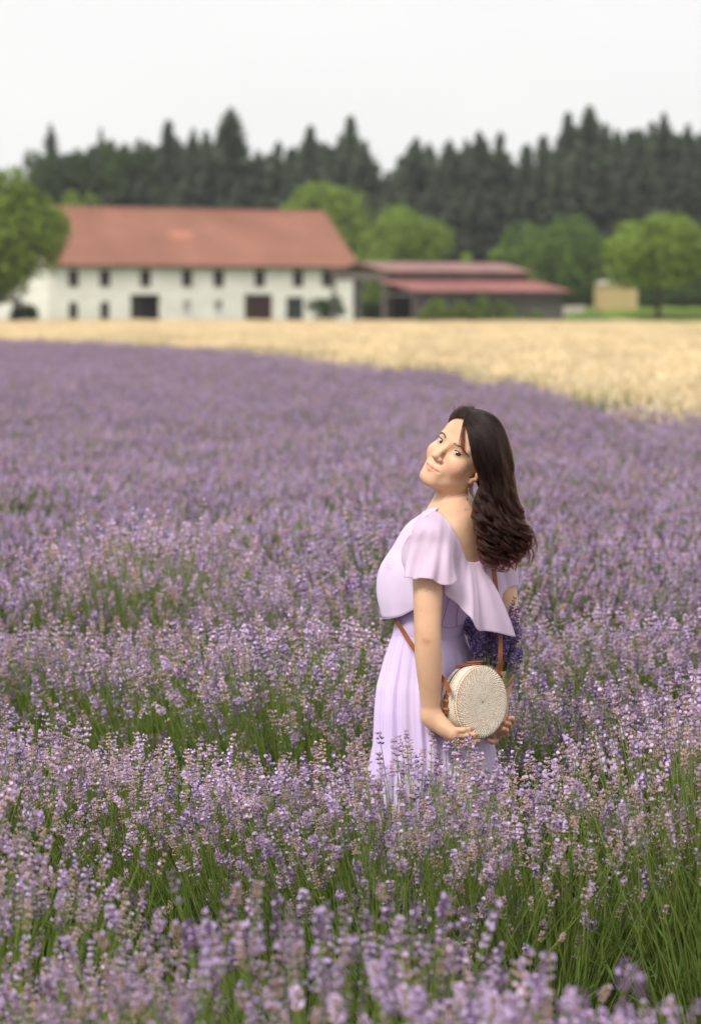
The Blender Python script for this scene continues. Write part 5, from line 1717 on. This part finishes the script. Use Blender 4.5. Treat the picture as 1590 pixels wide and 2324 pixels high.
for i in range(150):
    u, w = rng.random(), rng.random()
    tx = 1064 + 112 * u + rng.normal() * 4
    ty = 1428 + 80 * w + rng.normal() * 4 - 10 * (abs(u - .1) < .1)
    if i < 3: tx, ty = [(1063, 1402), (1064, 1412), (1158, 1388)][i]
    if i in (3, 4): tx, ty = [(1155, 1405), (1066, 1440)][i - 3]
    dy = rng.uniform(-.035, .06) + (0.02 if ty < 1420 else 0)
    tip = B(tx, ty, dy)
    st = bq0 + np.array([(tx - 1118) / 850 * .16, rng.normal() * .012, rng.uniform(-.01, .03)])
    mid = st * 0.45 + tip * 0.55 + np.array([(tx - 1118) / 850 * .18, rng.normal() * .006, -0.004])
    d = tip - mid; d /= np.linalg.norm(d)
    d = d + rng.normal(size=3) * 0.22; d /= np.linalg.norm(d)
    sm_.tube(resample([st, mid, tip], 7), 0.0010, 4, cap=False)
    S = sp[int(rng.integers(10))]
    k = rng.uniform(0.75, 1.0)
    fv.append(tip + (S[0] * k) @ frame_of(d).T); ff.append(S[1] + nf); fm.append(S[2] - 2)
    c = np.clip(S[3], .5, 1.2); fc.append(np.ones_like(c) * rng.uniform(.75, 1.3)); nf += len(S[0])
o = link('blossom', np_mesh('bouquet_blossom', np.concatenate(fv), np.concatenate(ff), [M_cal_dark, M_pet_dark], np.concatenate(fm), np.concatenate(fc)), bouquet)
o.location = -QO; o['kind'] = 'stuff'
stalk_m = noise_mat('cut_stalks', (0.16, 0.21, 0.08), (0.26, 0.30, 0.13), 30, 0.7, 3, 0.2)
o = sm_.build('stalk', stalk_m, bouquet); o.location = -QO; o['kind'] = 'stuff'
# paper cone
v, f = [], []
n = 26
ax0 = B(1122, 1640, .03); ax1 = B(1126, 1512, .018)
for j in range(8):
    t = j / 7
    c = ax0 + (ax1 - ax0) * t
    r = 0.010 + 0.026 * t
    for k in range(n):
        a = 2 * PI * k / n
        rr = r * (1 + 0.06 * math.sin(5 * a + 1))
        z = 0.010 * math.sin(a * 2 + 0.4) * t
        v.append(c + np.array([rr * math.cos(a), rr * math.sin(a) * 0.85, z]))
f = [[j * n + k, j * n + (k + 1) % n, (j + 1) * n + (k + 1) % n, (j + 1) * n + k] for j in range(7) for k in range(n)]
o = link('paper_wrap', np_mesh('paper_wrap', v, np.array(f), M_paper, smooth=True), bouquet); o.location = -QO
sdm = o.modifiers.new('thickness', 'SOLIDIFY'); sdm.thickness = 0.0008
# ------------------------------------------------------------------ long dark wavy hair
M_hairbase = noise_mat('dark_hair_mass', (0.010, 0.006, 0.005), (0.018, 0.010, 0.008), 80, 0.6, 3, 0.2)
HP = []
def hp(c): return HO + HR @ np.array(c, float)
ellipsoid(hp((0, -0.017, 0.0295)), (0.0735, 0.0880, 0.0815), HR, 0.02, to=HP)
cone(B(1098, 1020, -.040), B(1117, 1090, -.045), 0.052, 0.034, 0.03, to=HP)
cone(B(1117, 1090, -.045), B(1124, 1165, -.055), 0.034, 0.032, 0.03, to=HP)
cone(B(1124, 1165, -.055), B(1138, 1228, -.060), 0.032, 0.030, 0.03, to=HP)
cone(B(1138, 1228, -.060), B(1124, 1272, -.055), 0.028, 0.010, 0.03, to=HP)
hc = HR @ np.array([0, 0.833, -0.553])
def hair_cut(p, d):
    c = (p - HO) @ hc - 0.0175
    q = (p - HO) @ HR
    ear = 0.030 - np.linalg.norm((q - np.array([-0.075, 0.0, -0.032])) * np.array([.7, 1, 1]), axis=-1)
    return np.maximum(np.maximum(d, c), ear)
Vh, Fh = grow(HP, 0.003, hair_cut)
hair = person_part('hair', np_mesh('hair', Vh, Fh, M_hairbase, smooth=True))

M_hair = bpy.data.materials.new('dark_brown_hair')
M_hair.use_nodes = True
t_ = M_hair.node_tree
t_.nodes.clear()
ho = t_.nodes.new('ShaderNodeOutputMaterial')
hb = t_.nodes.new('ShaderNodeBsdfHairPrincipled')
hb.parametrization = 'COLOR'
hb.inputs['IOR'].default_value = 1.36
hb.inputs['Roughness'].default_value = 0.30
hb.inputs['Radial Roughness'].default_value = 0.45
hi_ = t_.nodes.new('ShaderNodeHairInfo')
hr_ = t_.nodes.new('ShaderNodeValToRGB')
hr_.color_ramp.elements[0].position = 0.15
hr_.color_ramp.elements[0].color = (0.0080, 0.0038, 0.0028, 1)
hr_.color_ramp.elements[1].position = 0.95
hr_.color_ramp.elements[1].color = (0.024, 0.0066, 0.0046, 1)
hm_ = t_.nodes.new('ShaderNodeMapRange')
hm_.inputs['To Min'].default_value = 0.4
hm_.inputs['To Max'].default_value = 2.3
hv_ = t_.nodes.new('ShaderNodeHueSaturation')
t_.links.new(hi_.outputs['Intercept'], hr_.inputs[0])
t_.links.new(hi_.outputs['Random'], hm_.inputs[0])
t_.links.new(hm_.outputs[0], hv_.inputs['Value'])
t_.links.new(hr_.outputs[0], hv_.inputs['Color'])
t_.links.new(hv_.outputs[0], hb.inputs['Color'])
t_.links.new(hb.outputs[0], ho.inputs['Surface'])

rng = np.random.default_rng(9)
# leading strands: (print x, print y, distance) from the parting down to the tips
GN = [  # outer layer, towards the viewer
 [(1052, 949, -.085), (1060, 978, -.112), (1068, 1012, -.122), (1075, 1045, -.120), (1084, 1076, -.112), (1092, 1100, -.100), (1080, 1128, -.100), (1076, 1160, -.118), (1083, 1195, -.124), (1096, 1230, -.122), (1104, 1262, -.112), (1114, 1300, -.100)],
 [(1056, 946, -.082), (1072, 975, -.114), (1082, 1012, -.128), (1089, 1050, -.128), (1098, 1088, -.122), (1103, 1120, -.116), (1101, 1160, -.122), (1104, 1205, -.126), (1114, 1248, -.120), (1122, 1290, -.100)],
 [(1061, 942, -.078), (1084, 968, -.108), (1102, 1006, -.126), (1112, 1050, -.128), (1119, 1095, -.120), (1124, 1140, -.118), (1128, 1185, -.122), (1137, 1225, -.118), (1138, 1262, -.100), (1130, 1292, -.090)],
 [(1066, 937, -.072), (1096, 953, -.095), (1122, 992, -.110), (1137, 1040, -.114), (1143, 1092, -.108), (1149, 1145, -.106), (1158, 1190, -.108), (1170, 1226, -.100), (1163, 1262, -.090), (1142, 1292, -.085)],
 [(1068, 932, -.060), (1096, 934, -.066), (1122, 950, -.070), (1143, 982, -.072), (1157, 1030, -.074), (1161, 1080, -.076), (1170, 1135, -.080), (1183, 1180, -.084), (1194, 1213, -.080), (1186, 1248, -.075), (1160, 1280, -.070)]]
GI = [  # inner layer, behind
 [(1053, 948, -.080), (1064, 985, -.098), (1074, 1020, -.100), (1084, 1055, -.095), (1092, 1088, -.080), (1092, 1115, -.072), (1086, 1145, -.080), (1088, 1180, -.090), (1098, 1218, -.088), (1108, 1255, -.080), (1118, 1292, -.075)],
 [(1057, 943, -.074), (1080, 966, -.092), (1096, 1006, -.096), (1106, 1050, -.090), (1112, 1090, -.075), (1112, 1130, -.070), (1112, 1170, -.075), (1118, 1210, -.078), (1126, 1245, -.070), (1128, 1280, -.065)],
 [(1062, 938, -.062), (1094, 950, -.070), (1120, 985, -.070), (1134, 1038, -.062), (1140, 1090, -.045), (1146, 1140, -.040), (1154, 1185, -.045), (1162, 1222, -.045), (1154, 1258, -.045), (1134, 1290, -.050)],
 [(1065, 931, -.045), (1096, 934, -.040), (1124, 953, -.030), (1145, 990, -.018), (1156, 1035, -.010), (1160, 1085, -.005), (1168, 1138, -.005), (1180, 1182, -.015), (1190, 1214, -.025), (1180, 1248, -.030), (1150, 1280, -.035)],
 [(1064, 929, -.030), (1094, 931, -.010), (1122, 947, .005), (1144, 982, .018), (1158, 1030, .025), (1162, 1082, .025), (1170, 1137, .015), (1182, 1182, .000), (1190, 1217, -.015), (1180, 1252, -.025), (1155, 1282, -.030)]]
NP = 34
GNr = np.array([resample([B(*q) for q in g], NP) for g in GN])
GIr = np.array([resample([B(*q) for q in g], NP) for g in GI])
def guide(u, w):
    """strand at u across (face edge to outer contour) and w deep"""
    x = u * (len(GN) - 1); k = min(int(x), len(GN) - 2); t = x - k
    t2 = t * t * (3 - 2 * t) * 0.4 + t * 0.6
    n = GNr[k] * (1 - t2) + GNr[k + 1] * t2
    i = GIr[k] * (1 - t2) + GIr[k + 1] * t2
    return n * (1 - w) + i * w
CX, CY, CZ = np.array([1.0, 0, 0]), np.array([0, 1.0, 0]), np.array([0, 0, 1.0])
tt = np.linspace(0, 1, NP)
strands, radii = [], []
def push_out(pts, clear=0.003):
    d = eval_sdf(pts, PR)
    m = d < clear
    if m.any():
        q = pts[m]; e = 0.002
        gr = np.stack([eval_sdf(q + np.eye(3)[a] * e, PR) - d[m] for a in range(3)], 1)
        gr /= np.linalg.norm(gr, axis=1)[:, None] + 1e-9
        pts[m] = q + gr * (clear - d[m])[:, None]
    return pts
NL, SPL = 150, 38
allp = []
for l in range(NL):
    u = rng.random(); w = rng.random() ** 1.5
    if l < 26: u = rng.uniform(0.8, 1.0)
    g = guide(u, w)
    ph = rng.uniform(0, 2 * PI)
    wl = rng.uniform(4.0, 5.6)
    amp = rng.uniform(0.7, 1.45)
    end = rng.uniform(0.74, 1.03)
    env = 0.0015 + 0.0265 * np.clip((tt - 0.36) / 0.64, 0, 1) ** 1.4
    hel = lambda f: amp * env[:, None] * (np.cos(2 * PI * wl * f + ph)[:, None] * CX * 0.9 + np.sin(2 * PI * wl * f + ph)[:, None] * (CY * 0.8 + CZ * 0.25))
    f = tt ** 1.5
    lock_r = rng.uniform(0.003, 0.0065)
    lk = rng.uniform(0, 1)
    for s in range(SPL):
        du = u + rng.normal() * 0.030
        q = guide(min(max(du, 0), 1), min(max(w + rng.normal() * 0.08, 0), 1)) * (0.75 - 0.6 * tt[:, None]) + g * (0.25 + 0.6 * tt[:, None])
        a, rr = rng.uniform(0, 2 * PI), lock_r * math.sqrt(rng.random())
        squeeze = 1.3 - 1.08 * tt ** 1.3
        off = (np.cos(a) * CX + np.sin(a) * CY * 0.7)[None] * (rr * squeeze)[:, None] * np.clip(tt * 6, 0.25, 1)[:, None]
        jit = rng.normal() * 0.10
        p = q + off + hel(f + jit * 0.02) + np.cumsum(rng.normal(size=(NP, 3)) * 0.00025, 0)
        e = end * rng.uniform(0.90, 1.0)
        src = np.linspace(0, min(e, 1), NP) * (NP - 1)
        k0 = np.minimum(src.astype(int), NP - 2); fr = (src - k0)[:, None]
        p = p[k0] * (1 - fr) + p[k0 + 1] * fr
        allp.append(p)
        radii.append(rng.uniform(0.00038, 0.0006))
# far side of the parting, swept over the top and down behind the face
FG = [[(1054, 949, -.083), (1040, 944, -.070), (1029, 949, -.045), (1023, 960, -.015), (1024, 985, .020), (1035, 1020, .045)],
      [(1060, 943, -.078), (1045, 933, -.055), (1031, 937, -.025), (1022, 953, .010), (1026, 985, .045), (1045, 1030, .065)],
      [(1066, 937, -.070), (1055, 926, -.035), (1042, 928, -.005), (1035, 945, .035), (1045, 990, .065), (1075, 1040, .070)],
      [(1070, 934, -.060), (1075, 924, -.025), (1068, 927, .010), (1068, 945, .045), (1085, 990, .070), (1110, 1060, .060)]]
FGr = np.array([resample([B(*q) for q in g], NP) for g in FG])
for i in range(1100):
    x = rng.random() * 2.999; k = int(x); t = x - k
    p = FGr[k] * (1 - t) + FGr[k + 1] * t
    p = p + rng.normal(size=3) * 0.0016 + np.cumsum(rng.normal(size=(NP, 3)) * 0.0003, 0)
    allp.append(p); radii.append(rng.uniform(0.00035, 0.00055))
# wisps over the temple and flyaways
for i in range(46):
    a = rng.uniform(0, 1)
    g = [(1052 + 3 * a, 950, -.088), (1047 + 7 * a, 970, -.110), (1041 + 12 * a, 995 + rng.normal() * 4, -.122), (1038 + 17 * a, 1012 + 22 * a + rng.normal() * 6, -.128)]
    allp.append(resample([B(*q) for q in g], NP) + rng.normal(size=3) * 0.0006); radii.append(0.0004)
for i in range(40):
    x0 = rng.uniform(1030, 1080)
    h = rng.uniform(4, 16); w_ = rng.uniform(-16, 26)
    g = [(x0, 938, -.05), (x0 + w_ * .3, 930 - h * .7, -.04), (x0 + w_ * .7, 926 - h, -.03), (x0 + w_ * 1.1, 928 - h * .6, -.02)]
    allp.append(resample([B(*q) for q in g], NP)); radii.append(0.00022)
for i in range(90):
    u = rng.uniform(0.7, 1); g = guide(u, rng.random())
    dr = rng.uniform(0.004, 0.018) * np.clip((tt - .2) / .8, 0, 1)
    a = rng.uniform(0, 6.28)
    allp.append(g + dr[:, None] * np.array([1.0, -.3, 0.1]) + 0.008 * (np.clip(tt - .4, 0, 1) * np.sin(20 * tt + a))[:, None] * CX); radii.append(0.00022)
for i in range(48):
    # loose curls at the tips, springing outward
    u = rng.uniform(0.1, 1); g = guide(u, rng.uniform(0, .5))
    base = g[int(NP * rng.uniform(.70, .93))]
    r0 = rng.uniform(0.007, 0.015)
    sgn = rng.choice([-1, 1])
    th = np.linspace(0, rng.uniform(3.5, 6.5), NP)
    drop = np.linspace(0, rng.uniform(0.025, 0.045), NP)
    out = np.stack([sgn * r0 * (1 - np.cos(th)) * np.linspace(1, .7, NP) + np.linspace(0, .010, NP), -0.3 * r0 * np.sin(th), r0 * np.sin(th) * 0.8 - drop], 1)
    for s in range(14):
        allp.append(base + out * rng.uniform(.92, 1.08) + rng.normal(size=3) * 0.0012); radii.append(0.0004)
allp = np.array(allp)
sh_ = allp.shape
flat = push_out(allp.reshape(-1, 3))
allp = flat.reshape(sh_)
ns_ = len(allp)
hcv = bpy.data.hair_curves.new('hair_strand')
hcv.add_curves([NP] * ns_)
hcv.points.foreach_set('position', allp.astype(np.float32).ravel())
rad = np.array(radii)[:, None] * np.linspace(1.0, 0.35, NP)[None] ** 0.7
hcv.points.foreach_set('radius', rad.astype(np.float32).ravel())
hcv.materials.append(M_hair)
hs_o = bpy.data.objects.new('hair_strand', hcv)
COL.objects.link(hs_o)
hs_o.parent = hair
hs_o['kind'] = 'stuff'

# ------------------------------------------------------------------ earring and ring
M_silver = new_mat('old_silver', (0.62, 0.58, 0.52), 0.35, 0.5)
M_silver.node_tree.nodes['Principled BSDF'].inputs['Metallic'].default_value = 0.9
lob = surf(1062, 1107, 0.0015)
er = empty('earring', tuple(Vector(lob) - WO), 0)
er.parent = woman
def earring():
    m = MB(); fl = MB()
    ex = np.array([0.94, -0.30, 0.0]); ez = np.array([-0.12, 0, 1.0]); ez /= np.linalg.norm(ez); ey = np.cross(ez, ex)
    def q(x, z, y=0.0): return Vector(ex * x + ez * z + ey * y)
    hook = MB().tube([q(0, .002), q(.0005, -.003), q(0, -.0075)], [.0016, .0022, .0012], 8)
    hook.tube([q(.0017 * math.cos(a), -.0100 + .0022 * math.sin(a)) for a in np.linspace(0, 6.28, 13)], .0006, 5, cap=False)
    hook.build('hook', M_silver, er, smooth=True)
    def drop(sx, z0, z1, n=40):
        L = z0 - z1; o = []
        for i in range(n + 1):
            a = 2 * PI * i / n
            k = 0.5 * (1 - math.cos(a))           # 0 top, 1 bottom
            w = sx * math.sin(a) * (0.55 + 0.75 * math.sin(PI * min(1, k * 0.9)) ** 2) * 0.8
            o.append(q(w, z0 - L * k))
        return o
    MB().tube(drop(.0088, -.0125, -.052), .00075, 6, cap=False).tube(drop(.0070, -.0165, -.0475), .0006, 6, cap=False).build('frame', M_silver, er, smooth=True)
    for sgn in (1, -1):
        for zc, r in ((-.0265, .0024), (-.0335, .0032), (-.0405, .0024)):
            a = np.linspace(0, 7.5, 18)
            fl.tube([q(sgn * (.0030 + r * .7 * math.cos(x) * (1 - x / 11)), zc + r * math.sin(x) * (1 - x / 11)) for x in a], .0005, 4)
    fl.tube([q(0, -.0165), q(0, -.048)], .0005, 4)
    for zc in (-.023, -.030, -.037, -.0435): fl.tube([q(-.0016, zc + .0012), q(0, zc), q(.0016, zc + .0012)], .0006, 4)
    fl.build('filigree', M_silver, er, smooth=True)
earring()
M_gold = new_mat('pale_gold', (0.75, 0.62, 0.42), 0.2, 0.5)
M_gold.node_tree.nodes['Principled BSDF'].inputs['Metallic'].default_value = 1.0
rc = B(1041, 1679.5, -.201)
ax = B(1061, 1681.5, -.204) - KL[2]; ax /= np.linalg.norm(ax)
e1 = np.cross(ax, BU); e1 /= np.linalg.norm(e1); e2 = np.cross(e1, ax)
m = MB()
m.tube([Vector(rc + (e1 * math.cos(a) + e2 * math.sin(a)) * 0.0094) for a in np.linspace(0, 2 * PI, 25)], 0.0013, 6, cap=False)
for i in range(5):
    a = math.radians(-155 + 22 * i) if False else math.atan2((np.array([0, -1, .4]) @ e2), (np.array([0, -1, .4]) @ e1)) + (i - 2) * 0.34
    c = rc + (e1 * math.cos(a) + e2 * math.sin(a)) * 0.0102
    m.tube([Vector(c - ax * 0.0016), Vector(c), Vector(c + ax * 0.0016)], [0.0006, 0.0018, 0.0006], 7)
o = m.build('ring', M_gold, woman, smooth=True); o.location = -WO
# ------------------------------------------------------------------ thin summer haze
M_haze = bpy.data.materials.new('haze')
M_haze.use_nodes = True
ht = M_haze.node_tree
ht.nodes.clear()
hout = ht.nodes.new('ShaderNodeOutputMaterial')
hv = ht.nodes.new('ShaderNodeVolumePrincipled')
hv.inputs['Color'].default_value = (0.92, 0.94, 0.97, 1)
hv.inputs['Density'].default_value = 0.00020
ht.links.new(hv.outputs[0], hout.inputs['Volume'])
hz_o = MB().box(-710, 710, -130, 1160, -2.2, 62).build('haze', M_haze)
hz_o['kind'] = 'stuff'
hz_o['label'] = 'thin pale haze in the air over the fields'
